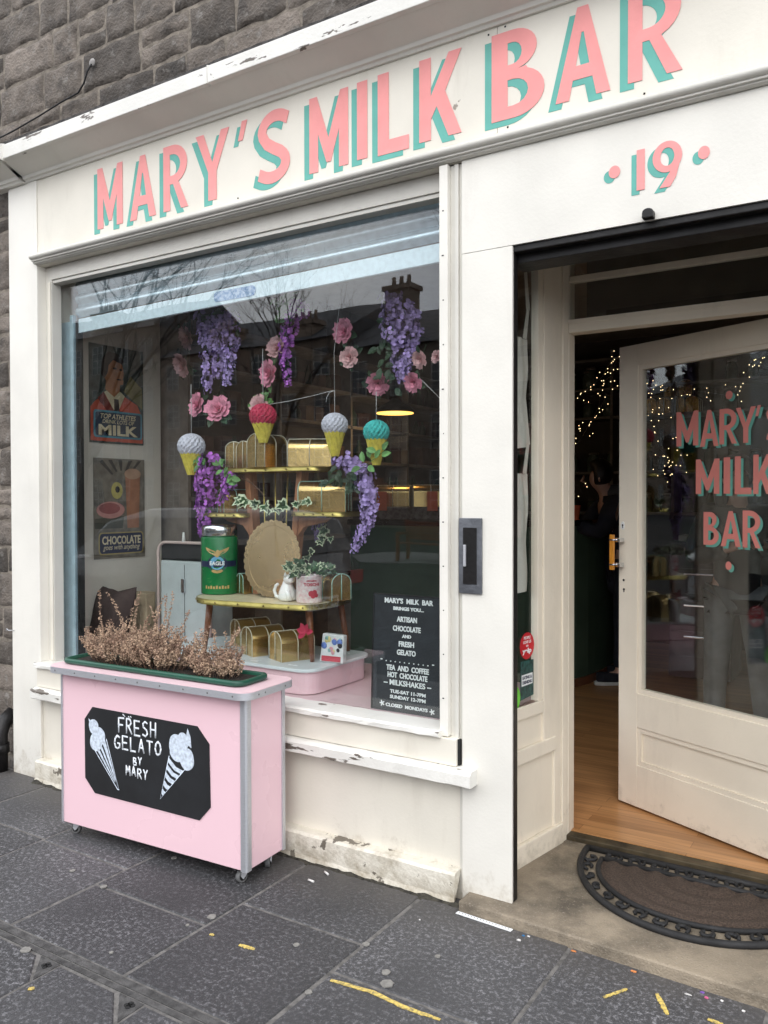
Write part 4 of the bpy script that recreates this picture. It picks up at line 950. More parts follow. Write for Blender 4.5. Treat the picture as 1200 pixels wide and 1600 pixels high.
# drain pipe at the left
dp = MB(); dp.tube([(-3.04, -.03, 0.0), (-3.04, -.03, .20), (-3.05, .0, .26), (-3.05, .06, .30)], .042, 16); dp.tube([(-3.04, -.03, .10), (-3.04, -.03, .15)], .050, 16)
t = thing('pipe_foot', 'short black iron pipe foot standing on the pavement at the left of the shopfront', 'pipe', (-3.04, -.03, 0)); dp.build('pipe', BLACKMETAL, t)
hk2 = MB(); c = A(22, 985, -.002); hk2.tube([c+Vector((0, 0, 0)), c+Vector((-.008, -.03, .004)), c+Vector((-.02, -.03, .012)), c+Vector((-.03, -.028, 0))], .0025, 6)
t = thing('wall_hook', 'small bent wire hook on the left pilaster', 'hook', c); hk2.build('wire', STEEL, t)
# ------------------------------------------------------------------ things in the shop window
BZ = .622
PT = .742
t = thing('display_plinth', 'pink drum shaped plinth with a pale blue white top standing on the window bed', 'display plinth', (-1.5, .45, BZ))
def rt(d): return rrect(-2.02+d, -1.022-d, .150+d, .668-d, .085, 8)
MB().prism(rt(.012), XY, BZ+.004, PT-.016).build('body', PINK, t, bevel=.003); MB().prism(rt(0), XY, PT-.0155, PT).build('top', WHITETOP, t, bevel=.004)

TZ = 1.015
t = thing('side_table', 'cream low table with brass studded edge and dark wooden legs on the pink plinth', 'table', (-1.45, .42, PT))
tp = [(-1.835, .34), (-1.80, .24), (-1.72, .180), (-1.60, .160), (-1.37, .185), (-1.16, .218), (-1.105, .255), (-1.080, .33), (-1.085, .46), (-1.12, .60), (-1.20, .70), (-1.35, .72), (-1.62, .70), (-1.78, .62), (-1.835, .50)]
def smooth_loop(p, n=5):
    o = []; k = len(p)
    for i in range(k):
        a, b, c, d = [Vector(p[(i+q-1) % k]) for q in range(4)]
        for j in range(n):
            s = j/n; o.append(tuple(.5*((2*b)+(-a+c)*s+(2*a-5*b+4*c-d)*s*s+(-a+3*b-3*c+d)*s**3)))
    return o
tl = smooth_loop(tp); cen = Vector((-1.45, .43))
def inset(l, d): return [tuple(Vector(q)+(cen-Vector(q)).normalized()*d) for q in l]
MB().prism(inset(tl, .004), XY, TZ-.018, TZ).build('tabletop', CREAMTOP, t)
b = MB(); n = len(tl); b.add([(x, y, z) for z in (TZ-.024, TZ+.002) for x, y in tl]+[(x, y, z) for z in (TZ+.002, TZ-.024) for x, y in inset(tl, .0038)], [(k*n+i, k*n+(i+1) % n, (k+1)*n+(i+1) % n, (k+1)*n+i) for k in range(3) for i in range(n)], 0, True); b.build('brass_edge', BRASS, t)
b = MB()
for i in range(0, n, 3): b.ball((tl[i][0], tl[i][1], TZ-.011), .005, 8)
b.build('studs', BRASSD, t)
for a, c in (((-1.137, .317), (-1.16, .32)), ((-1.149, .625), (-1.18, .60)), ((-1.795, .29), (-1.765, .30))):
    MB().tube([(a[0], a[1], PT+.001), (*[(a[i]+c[i])/2 for i in (0, 1)], .87), (*c, TZ-.019)], [.010, .015, .018], 14).build('leg', WOODM, t)

# V-shaped tiered stand on the table
SY = .50
t = thing('tiered_stand', 'three shelved teak and brass plant stand with V shaped uprights, standing on the cream table', 'plant stand', (-1.5, SY, TZ+.002))
def slab_shelf(nm, x0, x1, z, y0=SY-.11, y1=SY+.10):
    o = rrect(x0, x1, y0, y1, .06, 6); MB().prism(o, XY, z-.014, z).build(nm, WOODL, t)
    k = len(o); c = Vector(((x0+x1)/2, (y0+y1)/2)); q = [tuple(Vector(p)+(Vector(p)-c).normalized()*.003) for p in o]
    e = MB(); e.add([(x, y, zz) for zz in (z-.019, z+.003) for x, y in q]+[(x, y, zz) for zz in (z+.003, z-.019) for x, y in o], [(r_*k+i, r_*k+(i+1) % k, (r_+1)*k+(i+1) % k, (r_+1)*k+i) for r_ in range(3) for i in range(k)], 0, True); e.build('brass_edge', BRASS, t)
    s_ = MB()
    for i in range(5): s_.ball((x0+.05+(x1-x0-.1)*i/4, y0-.004, z-.008), .0045, 8)
    s_.build('studs', BRASSD, t)
UZ = 1.652; LZ = 1.425
slab_shelf('shelf', -1.79, -1.165, UZ); slab_shelf('shelf', -1.975, -1.635, LZ); slab_shelf('shelf', -1.345, -1.02, LZ+.01)
for (xt, xb) in ((-1.655, -1.60), (-1.315, -1.385)):
    b = MB(); b.prism([(xb-.016, TZ+.003), (xb+.016, TZ+.003), (xt+.016, UZ-.0145), (xt-.016, UZ-.0145)], XZ, SY-.05, SY+.01); b.build('upright', WOODL, t, bevel=.003)
for k, s in ((0, -1), (1, 1)):
    x0 = -1.64 if s < 0 else -1.345
    b = MB(); b.prism([(x0, LZ-.016), (x0+s*.20, LZ-.016), (x0+s*.16, LZ-.040), (x0+s*.05, LZ-.062), (x0+s*.0, LZ-.12)], XZ, SY-.04, SY-.005); b.build('bracket', WOODL, t, bevel=.003)
for xt, xb in ((-1.57, -1.545), (-1.49, -1.49), (-1.41, -1.435)): MB().tube([(xb, SY-.02, TZ+.003), (xt, SY-.02, UZ-.0145)], .0042, 8).build('brass_rod', BRASS, t)

def gold_box(label, loc, rz, w=.105, d=.17, h=.13, cord=RIBBON, knot=False, tagged=False, mt=GOLD):
    t = thing('gold_box', label, 'gift box', loc, rz, 'gold boxes in the shop')
    r = w/2; pr = [(-r, 0), (r, 0), (r, h-r*.8)] + [(r*math.cos(R(a)), h-r*.8+r*.8*math.sin(R(a))) for a in range(10, 180, 10)] + [(-r, h-r*.8)]
    b = MB(); n = len(pr); b.add([(x, y, z) for y in (-d/2, d/2) for x, z in pr], [tuple(range(n)), tuple(range(n, 2*n))[::-1]]+[(i, n+i, n+(i+1) % n, (i+1) % n) for i in range(n)])
    for i in range(2, n): b.sm[i+2] = True
    b.build('box', mt, t, bevel=.0012, world=False)
    e = MB(); q = [(x*1.02, z*1.01+.001) for x, z in pr]
    for y in (-d/2-.002, d/2+.002): e.tube([(x, y, z) for x, z in q[1:]+q[:1]], .0022, 6)
    e.tube([(0, -d/2-.003, .004), (0, -d/2-.003, h+.002), (0, d/2+.003, h+.002), (0, d/2+.003, .004)], .0022, 6)
    e.tube([(r+.002, 0, .004), (r+.002, 0, h-r*.8)]+[(r*1.03*math.cos(R(a)), 0, h-r*.8+r*.84*math.sin(R(a))) for a in range(10, 180, 15)]+[(-r-.002, 0, h-r*.8), (-r-.002, 0, .004)], .0022, 6)
    if knot:
        for a in range(6): e.tube(bez((0, 0, h+.002), (.02*math.cos(a), .02*math.sin(a), h+.02), (.035*math.cos(a)+.01, .045*math.sin(a)-.02, h-.035), 6), .002, 5)
    e.build('cord', cord, t, world=False)
    if tagged: MB().prism([(-.03, .02), (.03, .02), (.03, .085), (.018, .1), (-.018, .1), (-.03, .085)], lambda u, v_, w_: (u, -d/2-.006-w_, v_+.02), 0, .0015).build('tag', ORANGET, t, world=False)
    return t
# three under the table, on the plinth
for (px, py, Y, lab) in ((392, 1010, .52, 'gold arched box under the table, half hidden behind the other two'), (411, 1016, .36, 'middle gold arched box of the three under the table'), (456, 1020, .33, 'right hand gold arched box under the table, beside the clear bag')):
    p = A(px, py, Y); gold_box(lab, (p.x, Y, PT), R(-24), .125, .17, .135, CREAMC)
for (x, lab, rz, w, d) in ((-1.742, 'smallest gold box at the left end of the top shelf', 20, .09, .13), (-1.635, 'gold box with a bright round face second from the left on the top shelf', -8, .10, .15), (-1.522, 'big pale gold arched box in the middle of the top shelf', -6, .125, .15), (-1.27, 'long gold box lying at the right end of the top shelf', -62, .12, .21)):
    gold_box(lab, (x, SY-(.045 if w > .122 else .01), UZ+.003), R(rz), w, d, .165 if w > .122 else .135, CREAMC)
gold_box('gold box alone on the left hand side shelf behind violet wisteria', (-1.79, SY, LZ+.003), R(-25), .09, .14, .12)
gold_box('gold box tied with a mint cord alone on the right hand side shelf', (-1.19, SY-.01, LZ+.013), R(-68), .12, .23, .145, RIBBON, True)
gold_box('gold box tied with mint cord beside the printed tin on the table', (-1.135, .47, TZ+.003), R(72), .11, .15, .125, RIBBON, True)
gold_box('small gold box behind the green tin on the table', (-1.66, .47, TZ+.003), R(-20), .07, .10, .10)

# green tin
p = A(343.5, 923, .40); c = Vector((p.x, .40, TZ+.002))
t = thing('green_tin', 'tall green tin with a grey metal lid and gold eagle emblem on the table', 'tin', c)
tr = .094
MB().lathe([(tr*.985, 0), (tr, .004), (tr, .285), (tr*.985, .290)], 40, c).build('body', TINGREEN, t)
MB().lathe([(tr*.86, .2905), (tr*.93, .294), (tr*.93, .300), (tr*.955, .303), (tr*.955, .335), (tr*.90, .350), (tr*.5, .354), (.005, .354)], 40, c).build('lid', CHROME, t)
ta = math.atan2(CAM.y-c.y, CAM.x-c.x)-R(8)
def TF(u, v_, w_): a = ta+u/tr; return (c.x+math.cos(a)*(tr+w_), c.y+math.sin(a)*(tr+w_), c.z+v_)
def band(mb, u0, u1, z0, z1, w0, n=12):
    v = [TF(u0+(u1-u0)*i/n, z, w0) for z in (z0, z1) for i in range(n+1)]; mb.add(v, [(i, i+1, n+2+i, n+1+i) for i in range(n)])
def disc(mb, u, v_, ru, rv_, w0, n=24): mb.add([TF(u+ru*math.cos(2*math.pi*i/n), v_+rv_*math.sin(2*math.pi*i/n), w0) for i in range(n)], [tuple(range(n))])
em = MB(); band(em, -.11, .11, .140, .170, .0008); disc(em, 0, .158, .052, .040, .0012); em.build('navy_band', NAVY, t)
em = MB(); disc(em, 0, .160, .036, .034, .0020); em.build('blue_disc', SKYBLUE, t)
em = MB()
for s in (-1, 1):
    wing = [(0, .205), (.012*s, .222), (.030*s, .228), (.062*s, .240), (.055*s, .224), (.040*s, .212), (.022*s, .204), (.010*s, .196), (0, .192)]
    em.add([TF(u, z, .0024) for u, z in (wing if s > 0 else wing[::-1])], [tuple(range(9))])
em.add([TF(u, z, .0028) for u, z in ((-.007, .190), (.007, .190), (.006, .214), (.012, .222), (.003, .228), (-.006, .220))], [tuple(range(6))])
em.add([TF(u, z, .0024) for u, z in ((-.030, .120), (-.018, .112), (0, .109), (.018, .112), (.030, .120), (.022, .128), (0, .122), (-.022, .128))], [tuple(range(8))])
for i in range(9): band(em, -.064+i*.0145, -.055+i*.0145, .030, .046-.004*(i % 2), .0010, 2)
em.build('eagle_emblem', GOLDPRINT, t)
em = MB(); v, f = text_polys('EAGLE', .03); x0 = min(q[0] for q in v); x1 = max(q[0] for q in v)
em.add([TF((q[0]-(x0+x1)/2)*.074/(x1-x0), .150+q[1]*.026, .0032) for q in v], f); em.build('lettering', TEXTW, t)

# gold scalloped cake board leaning
p = A(422, 934, .385)
t = thing('cake_board', 'round gold foil board with a scalloped edge leaning upright on the table', 'cake board', (p.x, .45, TZ+.003))
b = MB(); N = 144; outl = [((.150+.007*abs(math.sin(18*2*math.pi*i/N)))*math.cos(2*math.pi*i/N), (.186+.007*abs(math.sin(18*2*math.pi*i/N)))*math.sin(2*math.pi*i/N)) for i in range(N)]
ax = Vector((1, .22, 0)).normalized(); up = Vector((-.04, .13, 1)).normalized(); nn = ax.cross(up); c = Vector((p.x, .385, TZ+.003))+up*.190
b.prism(outl, lambda u, v_, w_: c+ax*u+up*v_+nn*w_, 0, .003); b.build('board', GOLD2, t)
b = MB(); b.tube([c+ax*(.128*math.cos(a*.0873))+up*(.163*math.sin(a*.0873))+nn*.0035 for a in range(72)], .0015, 5, closed=True); b.build('embossed_ring', GOLD2, t)

# white cat figurine
p = A(449, 931, .33); c = Vector((p.x+.0, .33, TZ+.002))
t = thing('cat_figurine', 'small white glazed figurine of a sitting cat with a curled tail, on the table', 'figurine', c)
b = MB()
b.lathe([(.030, 0), (.040, .004), (.043, .020), (.040, .042), (.032, .064), (.024, .080), (.020, .092), (.010, .099)], 20, c+Vector((0, 0, 0)), sm=True)
b.ball(c+Vector((.016, -.010, .102)), .026, 14, 0, (1, .95, .9)); b.ball(c+Vector((.036, -.020, .096)), .011, 10)
for s in (-1, 1): b.tube([c+Vector((.010, -.010+s*.016, .116)), c+Vector((.012, -.010+s*.020, .138))], [.010, .001], 8); b.tube([c+Vector((.024, -.024*s-.006, .05)), c+Vector((.034, -.016*s-.008, .004))], [.012, .013], 8)
b.tube([c+Vector((-.030, -.01, .012)), c+Vector((-.058, -.012, .018)), c+Vector((-.070, -.012, .046)), c+Vector((-.058, -.012, .070)), c+Vector((-.046, -.012, .078))], [.009, .009, .008, .008, .006], 10); b.build('cat', CERAMIC, t)
# printed tin with a plant
p = A(481, 934, .33); c = Vector((p.x, .34, TZ+.002))
t = thing('printed_tin', 'white and red printed tin used as a plant pot, beside the white cat', 'tin', c)
MB().lathe([(.058, 0), (.060, .003), (.060, .118), (.062, .121), (.062, .126), (.057, .126), (.056, .112), (.003, .112)], 32, c).build('tin', TINWHITE, t)
tr2 = .0605; ta2 = math.atan2(CAM.y-c.y, CAM.x-c.x)
def TG(u, v_, w_): a = ta2+u/tr2; return (c.x+math.cos(a)*(tr2+w_), c.y+math.sin(a)*(tr2+w_), c.z+v_)
em = MB()
for word, z, h, wd in (('AMARENA', .100, .011, .050), ('TOSCHI', .080, .019, .075)):
    v, f = text_polys(word, .04); x0 = min(q[0] for q in v); x1 = max(q[0] for q in v); em.add([TG(.012+(q[0]-(x0+x1)/2)*wd/(x1-x0), z+q[1]*h, .0012) for q in v], f)
for u, z, r in ((.010, .045, .014), (.026, .050, .012), (.018, .034, .012), (.034, .036, .010)): em.add([TG(u+r*math.cos(k*.52), z+r*math.sin(k*.52), .0012) for k in range(12)], [tuple(range(12))])
em.build('red_print', REDPRINT, t)
c_tin = c

# leaves
def leaf_shape(kind):
    if kind == 'ivy': return [(0, 0), (.34, -.10), (.52, .10), (.34, .30), (.46, .58), (.20, .56), (0, 1), (-.20, .56), (-.46, .58), (-.34, .30), (-.52, .10), (-.34, -.10)]
    return [(0, 0), (.20, .18), (.30, .45), (.22, .75), (0, 1), (-.22, .75), (-.30, .45), (-.20, .18)]
def leaf(mb, p, d, nrm, s, kind='oval', mi=0, edge=None):
    p = Vector(p); d = Vector(d).normalized(); nrm = Vector(nrm); nrm = (nrm-d*nrm.dot(d)); nrm = nrm.normalized() if nrm.length > 1e-4 else d.orthogonal().normalized(); x = d.cross(nrm)
    o = leaf_shape(kind); n = len(o); bend = random.uniform(-.25, .1)
    def pt(u, v_, k=1.0): return p+x*u*s*k+d*(v_ if k == 1 else .38+(v_-.38)*k)*s+nrm*((abs(u)*.35+bend*v_*v_)*s)
    if edge is None: mb.add([pt(0, .42)]+[pt(u, v_) for u, v_ in o], [(0, 1+i, 1+(i+1) % n) for i in range(n)], mi)
    else:
        mb.add([pt(0, .38)]+[pt(u, v_, .68) for u, v_ in o], [(0, 1+i, 1+(i+1) % n) for i in range(n)], mi)
        mb.add([pt(u, v_, .68) for u, v_ in o]+[pt(u, v_) for u, v_ in o], [(i, (i+1) % n, n+(i+1) % n, n+i) for i in range(n)], edge)
rv_ = lambda r_: Vector((r_.gauss(0, 1), r_.gauss(0, 1), r_.gauss(0, 1))).normalized()
t = thing('potted_ivy', 'small ivy with pale flecks growing out of the printed tin', 'plant', c_tin+Vector((0, 0, .112)))
b = MB(); rng = random.Random(3)
for i in range(46):
    a = rng.uniform(0, 6.28); e = rng.uniform(.2, 1.2); q = c_tin+Vector((math.cos(a)*.045*rng.random(), math.sin(a)*.045*rng.random(), .115)); d_ = Vector((math.cos(a)*math.cos(e), math.sin(a)*math.cos(e), math.sin(e)))
    q2 = q+d_*rng.uniform(.02, .09); leaf(b, q2, d_+rv_(rng)*.5, Vector((.2, -1, .6)), rng.uniform(.022, .05), 'ivy', 0, 1 if rng.random() < .4 else None)
for i in range(60):
    q = c_tin+Vector((rng.uniform(-.07, .03), rng.uniform(-.06, .03), .13+rng.random()*.06)); b.ball(q, .0045, 5, 1)
b.build('leaves', [LEAF, LEAFEDGE], t)

def ivy_garland(label, pts, Y, n, s):
    P = [A(px, py, Y) for px, py in pts]; t = thing('ivy_garland', label, 'ivy', P[0], group='ivy trails on the stand'); rng = random.Random(len(pts)*7)
    m_ = MB(); m_.tube(P, .002, 5); m_.build('stem', LEAFDARK, t); b = MB()
    for i in range(n):
        f = i/(n-1)*(len(P)-1); a = min(len(P)-2, int(f)); q = P[a].lerp(P[a+1], f-a)
        leaf(b, q+rv_(rng)*.008, Vector((rng.uniform(-.8, .8), rng.uniform(-.6, -.1), rng.uniform(-1, .4))), Vector((rng.uniform(-.2, .5), -1, rng.uniform(.1, .6))), s*rng.uniform(.7, 1.15), 'ivy', 0, 1)
    b.build('leaves', [LEAF, LEAFEDGE], t)
ivy_garland('cream edged ivy trail hanging across the middle of the tiered stand', [(378, 778), (400, 786), (425, 795), (448, 786)], .36, 9, .062)
ivy_garland('short sprig of cream edged ivy at the right upright of the stand', [(464, 788), (474, 786), (486, 784)], .36, 4, .05)
ivy_garland('dark trailing ivy hanging under the right hand shelf', [(506, 815), (515, 838), (500, 845), (478, 868)], .56, 7, .055)

# wisteria
def wisteria(label, strands, Y, mt, seed, leaves=(), lm=LEAFDARK, leafs=.05, ysp=.03):
    rng = random.Random(seed); P0 = A(*strands[0][0][0], Y); t = thing('wisteria', label, 'silk flowers', P0, group='hanging silk wisteria'); b = MB(); st = MB()
    for pts, wpx in strands:
        P = [A(px, py, Y)+Vector((0, rng.uniform(-ysp, ysp), 0)) for px, py in pts]; st.tube(P, .0018, 5)
        ln = sum((P[i+1]-P[i]).length for i in range(len(P)-1)); W0 = (A(pts[0][0]+wpx/2, pts[0][1], Y)-A(pts[0][0]-wpx/2, pts[0][1], Y)).length/2
        n = int(ln*300*max(.6, W0/.045))
        for i in range(n):
            u = i/n; f = u*(len(P)-1); a = min(len(P)-2, int(f)); q = P[a].lerp(P[a+1], f-a)
            wd = W0*(1.05-.72*u**1.6); ang = rng.uniform(0, 6.28); o = Vector((math.cos(ang), math.sin(ang)*.8, rng.uniform(-.3, .3))); q = q+o*wd*rng.uniform(.45, 1)
            s = rng.uniform(.013, .021)*(1-.35*u); nr = (o+Vector((0, -.5, .1))+rv_(rng)*.4).normalized()
            for k in range(2):      # a flower: two cupped petals
                d_ = (Vector((rng.uniform(-.7, .7), 0, 1 if k else -1))+rv_(rng)*.4); d_ = (d_-nr*d_.dot(nr)).normalized(); x = d_.cross(nr)
                b.add([q, q+x*s*.75+d_*s*.35+nr*s*.35, q+x*s*.55+d_*s*1.0+nr*s*.25, q+d_*s*1.15+nr*s*.05, q-x*s*.55+d_*s*1.0+nr*s*.25, q-x*s*.75+d_*s*.35+nr*s*.35, q+d_*s*.6-nr*s*.12], [(0, 1, 6), (1, 2, 6), (2, 3, 6), (3, 4, 6), (4, 5, 6), (5, 0, 6)], 0, True)
    b.build('blossom', mt, t); st.build('stem', LEAFDARK, t)
    if leaves:
        l_ = MB()
        for px, py in [(x+rng.uniform(-9, 9), y+rng.uniform(-9, 9)) for x, y in leaves for _ in range(3)]: leaf(l_, A(px, py, Y-.03), Vector((rng.uniform(-1, 1), rng.uniform(-.3, .1), rng.uniform(-1, .3))), Vector((0, -1, .4)), leafs*rng.uniform(.8, 1.2))
        l_.build('leaves', lm, t)
wisteria('large lilac wisteria hanging in two strands below the shutter on the left', [([(328, 495), (330, 540), (326, 612)], 30), ([(362, 492), (364, 540), (358, 602)], 28), ([(345, 488), (346, 530), (343, 590)], 28)], .40, LILAC, 31, [(316, 492), (322, 500), (355, 490), (370, 505), (345, 480)])
wisteria('narrow violet wisteria hanging beside a pink rose in the middle of the window', [([(472, 478), (460, 500), (446, 545), (445, 602)], 26), ([(460, 470), (470, 495)], 30)], .40, VIOLET, 32, [(448, 462), (455, 474), (440, 470), (460, 455), (452, 488), (440, 485), (446, 478)], LEAFLIGHT, .06)
wisteria('large lilac wisteria hanging at the right of the window among pink roses', [([(608, 462), (606, 500), (612, 550)], 34), ([(634, 480), (638, 520), (626, 596)], 40), ([(618, 510), (618, 560), (626, 592)], 32)], .40, LILAC, 33, [(595, 530), (598, 560), (590, 548), (600, 590), (602, 510), (612, 600), (598, 578)])
wisteria('long violet wisteria hanging down past the green tin', [([(332, 716), (318, 760), (315, 800), (312, 838)], 32), ([(345, 738), (358, 752), (345, 788)], 26)], .37, VIOLET, 34, [(308, 722), (312, 716), (338, 722), (350, 728), (372, 748), (362, 744)], LEAFLIGHT, .05)
wisteria('long lilac wisteria trailing beside the gold box on the right hand shelf', [([(540, 720), (562, 738), (575, 775), (568, 820), (554, 862)], 34), ([(572, 760), (580, 790), (572, 822)], 26), ([(535, 716), (548, 724)], 34)], .40, LILAC, 35, [(525, 742), (535, 752), (545, 745), (520, 735), (553, 742), (528, 755), (548, 760), (515, 748)])
wisteria('small lilac wisteria under the right hand shelf', [([(498, 808), (494, 846)], 22)], .56, LILAC, 36)
# rose sprays
def rose(label, px, py, rpx, Y, mt, seed, leaves=2, lm=LEAFDARK):
    rng = random.Random(seed); c = A(px, py, Y); r = (A(px+rpx, py, Y)-A(px-rpx, py, Y)).length/2*.66
    t = thing('silk_rose', label, 'silk flower', c, group='pink silk roses in the window'); b = MB(); ax = Vector((rng.uniform(-.4, .6), -1, rng.uniform(-.5, .5))).normalized(); e = ax.orthogonal().normalized(); f_ = ax.cross(e)
    for ringi, (k, rad, tilt) in enumerate(((3, .22, .2), (5, .45, .55), (7, .72, .9), (8, .98, 1.15))):
        for i in range(k):
            a = 2*math.pi*i/k+ringi*.6+rng.uniform(-.2, .2); o = e*math.cos(a)+f_*math.sin(a); s_ = ax.cross(o); w0 = rad*r*2.2/k*1.35+r*.1
            d_ = (o*math.sin(tilt)+ax*math.cos(tilt)); base = c+o*rad*r*.25-ax*r*.3; L_ = r*(.55+.45*rad); jj = [rng.uniform(-.08, .08)*r for _ in range(9)]
            v = []
            for g in range(3):
                for h in (-1, 0, 1):
                    u = g/2; v.append(base+d_*L_*u+s_*h*w0*(.4+.6*math.sin(math.pi*(.25+.5*u)))+ax*(.18*r*(1-abs(h))*-1*(u))+o*(.25*r*u*u*(rad))+rv_(rng)*abs(jj[g*3+h+1]))
            b.add(v, [(0, 1, 4, 3), (1, 2, 5, 4), (3, 4, 7, 6), (4, 5, 8, 7)], 0, True)
    b.build('blossom', mt, t)
    l_ = MB()
    for i in range(leaves*2+1): a = rng.uniform(0, 6.28); o = e*math.cos(a)+f_*math.sin(a); leaf(l_, c+o*r*.7-ax*r*.4, o+rv_(rng)*.3, ax, r*rng.uniform(1.0, 1.5))
    l_.tube([c-ax*r*.4, c-ax*r*.8+Vector((0, 0, r*.6)), c-ax*r*.6+Vector((.01, .02, r*2.2))], .0016, 5); l_.build('leaves', lm, t)
for k, (px, py, r_, m_, nl, lm, lab) in enumerate(((535, 517, 18, PEONY, 1, LEAFDARK, 'full pink silk rose high in the middle of the window'), (545, 558, 15, PEONYPALE, 3, LEAFDARK, 'pale open silk rose just below the full pink one'), (418, 583, 18, PEONY, 2, LEAFLIGHT, 'pink silk rose with a yellow green bud left of the narrow violet wisteria'), (432, 541, 16, PEONYPALE, 1, LEAFDARK, 'pale pink silk rose tucked behind the narrow violet wisteria'), (339, 638, 18, PEONY, 1, LEAFDARK, 'ruffled pink silk rose below the left lilac wisteria'), (306, 632, 15, PEONY, 3, LEAFDARK, 'pink silk rose beside the string of the left paper ice cream'),
    (590, 600, 17, PEONY, 3, LEAFDARK, 'pink silk rose above the turquoise paper ice cream'), (655, 562, 14, PEONYPALE, 1, LEAFDARK, 'pale silk rose right of the right lilac wisteria'), (645, 598, 15, PEONY, 4, LEAFDARK, 'pink silk rose at the foot of the right lilac wisteria'), (681, 557, 10, PEONYPALE, 1, LEAFDARK, 'silk rose cut off by the right window edge'), (282, 571, 15, PEONYPALE, 4, LEAFDARK, 'dim pink silk rose above the left paper ice cream'), (290, 528, 15, PEONYPALE, 3, LEAFDARK, 'dim pale silk rose highest on the left under the shutter'), (404, 634, 15, PEONYPALE, 6, LEAFLIGHT, 'pale silk rose with bright green leaves beside the red paper ice cream'))):
    rose(lab, px, py, r_, .40 if k not in (10, 11) else .62, m_, 80+k, nl, lm)
t = thing('leaf_spray', 'sprig of bright green leaves in front of the turquoise paper ice cream', 'silk leaves', A(590, 715, .33)); l_ = MB(); rng = random.Random(2)
for px, py, dx, dz in ((568, 722, -.2, .9), (577, 716, .1, 1), (586, 716, .5, .6), (596, 712, 1, .3), (598, 704, .7, 1), (588, 706, -.6, .2), (575, 728, .6, -.4), (563, 730, -.7, -.3)): leaf(l_, A(px, py, .33), Vector((dx, -.1, dz)), Vector((0, -1, .3)), .05)
l_.tube([A(560, 735, .34), A(578, 722, .34), A(600, 705, .34)], .0016, 5); l_.build('leaves', LEAFLIGHT, t)

# paper ice creams on strings
def paper_cone(label, px, py, rpx, tipy, topy, mt, Y=.37, hook=False):
    c = A(px, py, Y); r = (A(px+rpx, py, Y)-A(px-rpx, py, Y)).length/2*.94; zt = A(px, tipy, Y).z-c.z; zs = A(px, topy, Y).z
    t = thing('paper_ice_cream', label, 'paper decoration', c, group='honeycomb paper ice creams')
    md = lambda a, z: 1+.055*math.cos(16*a+(math.pi if int((z+5)*70) % 2 else 0))
    b = MB(); pr = [(max(.004, r*math.cos(th)), r*.95*math.sin(th)) for th in [R(-55+i*145/18) for i in range(19)]]; b.lathe(pr, 64, c, mod=md, sm=False); b.build('scoop', mt, t)
    md2 = lambda a, z: 1+.07*math.cos(14*a+z*110); q = zt; b = MB(); b.lathe([(r*.30, q)]+[(r*(.30+.50*i/8), q+(-.55*r-q)*i/8) for i in range(1, 9)], 56, c, mod=md2, sm=False); b.build('cone', CONEY, t)
    s_ = MB(); s_.tube([c+Vector((0, 0, r*.93)), Vector((c.x, c.y, zs))], .0016, 5)
    if hook: s_.tube([Vector((c.x, c.y, zs)), Vector((c.x-.03, c.y, zs-.008)), Vector((c.x-.045, c.y, zs-.03)), Vector((c.x-.048, c.y, zs-.05))], .0016, 5); s_.tube([Vector((c.x, c.y, zs)), A(522, 550, Y), A(530, 480, Y)], .0010, 4)
    s_.build('string', STRING, t)
paper_cone('white paper ice cream hanging lowest at the left', 299, 697, 16, 742, 600, PAPERW, .36)
paper_cone('red paper ice cream hanging above the top shelf', 411, 650, 17, 692, 545, PAPERR)
paper_cone('white paper ice cream hanging on a hooked wire right of the top shelf', 523, 664, 17.5, 713, 610, PAPERW, .37, True)
paper_cone('turquoise paper ice cream hanging furthest right', 588, 675, 18, 727, 612, PAPERT)
t = thing('garland_wire', 'thin wire strung across the window from the red to the white paper ice cream', 'wire', A(412, 633, .38)); MB().tube([A(408, 634, .38), A(450, 627, .38), A(490, 618, .38), A(521, 610, .38)], .0013, 5).build('wire', STRING, t)
t = thing('thin_cord', 'thin cord slanting up to the right window edge beside the roses', 'cord', A(655, 592, .4)); MB().tube([A(655, 590, .4), A(690, 625, .4)], .0013, 5).build('cord', STRING, t)
t = thing('dry_twigs', 'thin dry twigs hanging across the stand behind the ivy', 'twig', A(340, 715, .43)); b = MB(); b.tube([A(335, 716, .40), A(372, 738, .42), A(405, 765, .42), A(432, 800, .45)], .0018, 5); b.tube([A(335, 720, .40), A(365, 742, .42), A(395, 756, .42)], .0016, 5); b.tube([A(470, 770, .46), A(455, 790, .46), A(440, 815, .46)], .0018, 5); b.build('twigs', HSTEM, t)

# letter board
LBY = .15
tl_, tr_, bl_, br_ = A(584, 926, LBY+.05), A(690, 938, LBY+.05), A(580, 1108, LBY), A(690, 1126, LBY)
t = thing('letter_board', 'black ribbed letter board with white plastic letters standing at the right of the shop window', 'letter board', bl_)
ux = (br_-bl_); uz = (tl_-bl_); W_, H_ = ux.length, uz.length; ux.normalize(); uz.normalize(); un = ux.cross(uz)
def LF(u, v_, w_): return bl_+ux*u*W_+uz*v_*H_+un*w_
bb = MB(); bb.prism([(0, 0), (1, 0), (1, 1), (0, 1)], LF, -.012, 0); bb.build('board', FELT, t, bevel=.002)
gr = MB()
for i in range(86): gr.prism([(.02, .012+i*.01136), (.98, .012+i*.01136), (.98, .018+i*.01136), (.02, .018+i*.01136)], LF, .0003, .0016)
gr.build('ribs', FELT, t)
fm = MB()
for a in ([(0, 0), (1, 0), (.985, .01), (.015, .01)], [(0, 1), (.015, .99), (.985, .99), (1, 1)], [(0, 0), (.015, .01), (.015, .99), (0, 1)], [(1, 0), (1, 1), (.985, .99), (.985, .01)]): fm.prism(a, LF, .0003, .004)
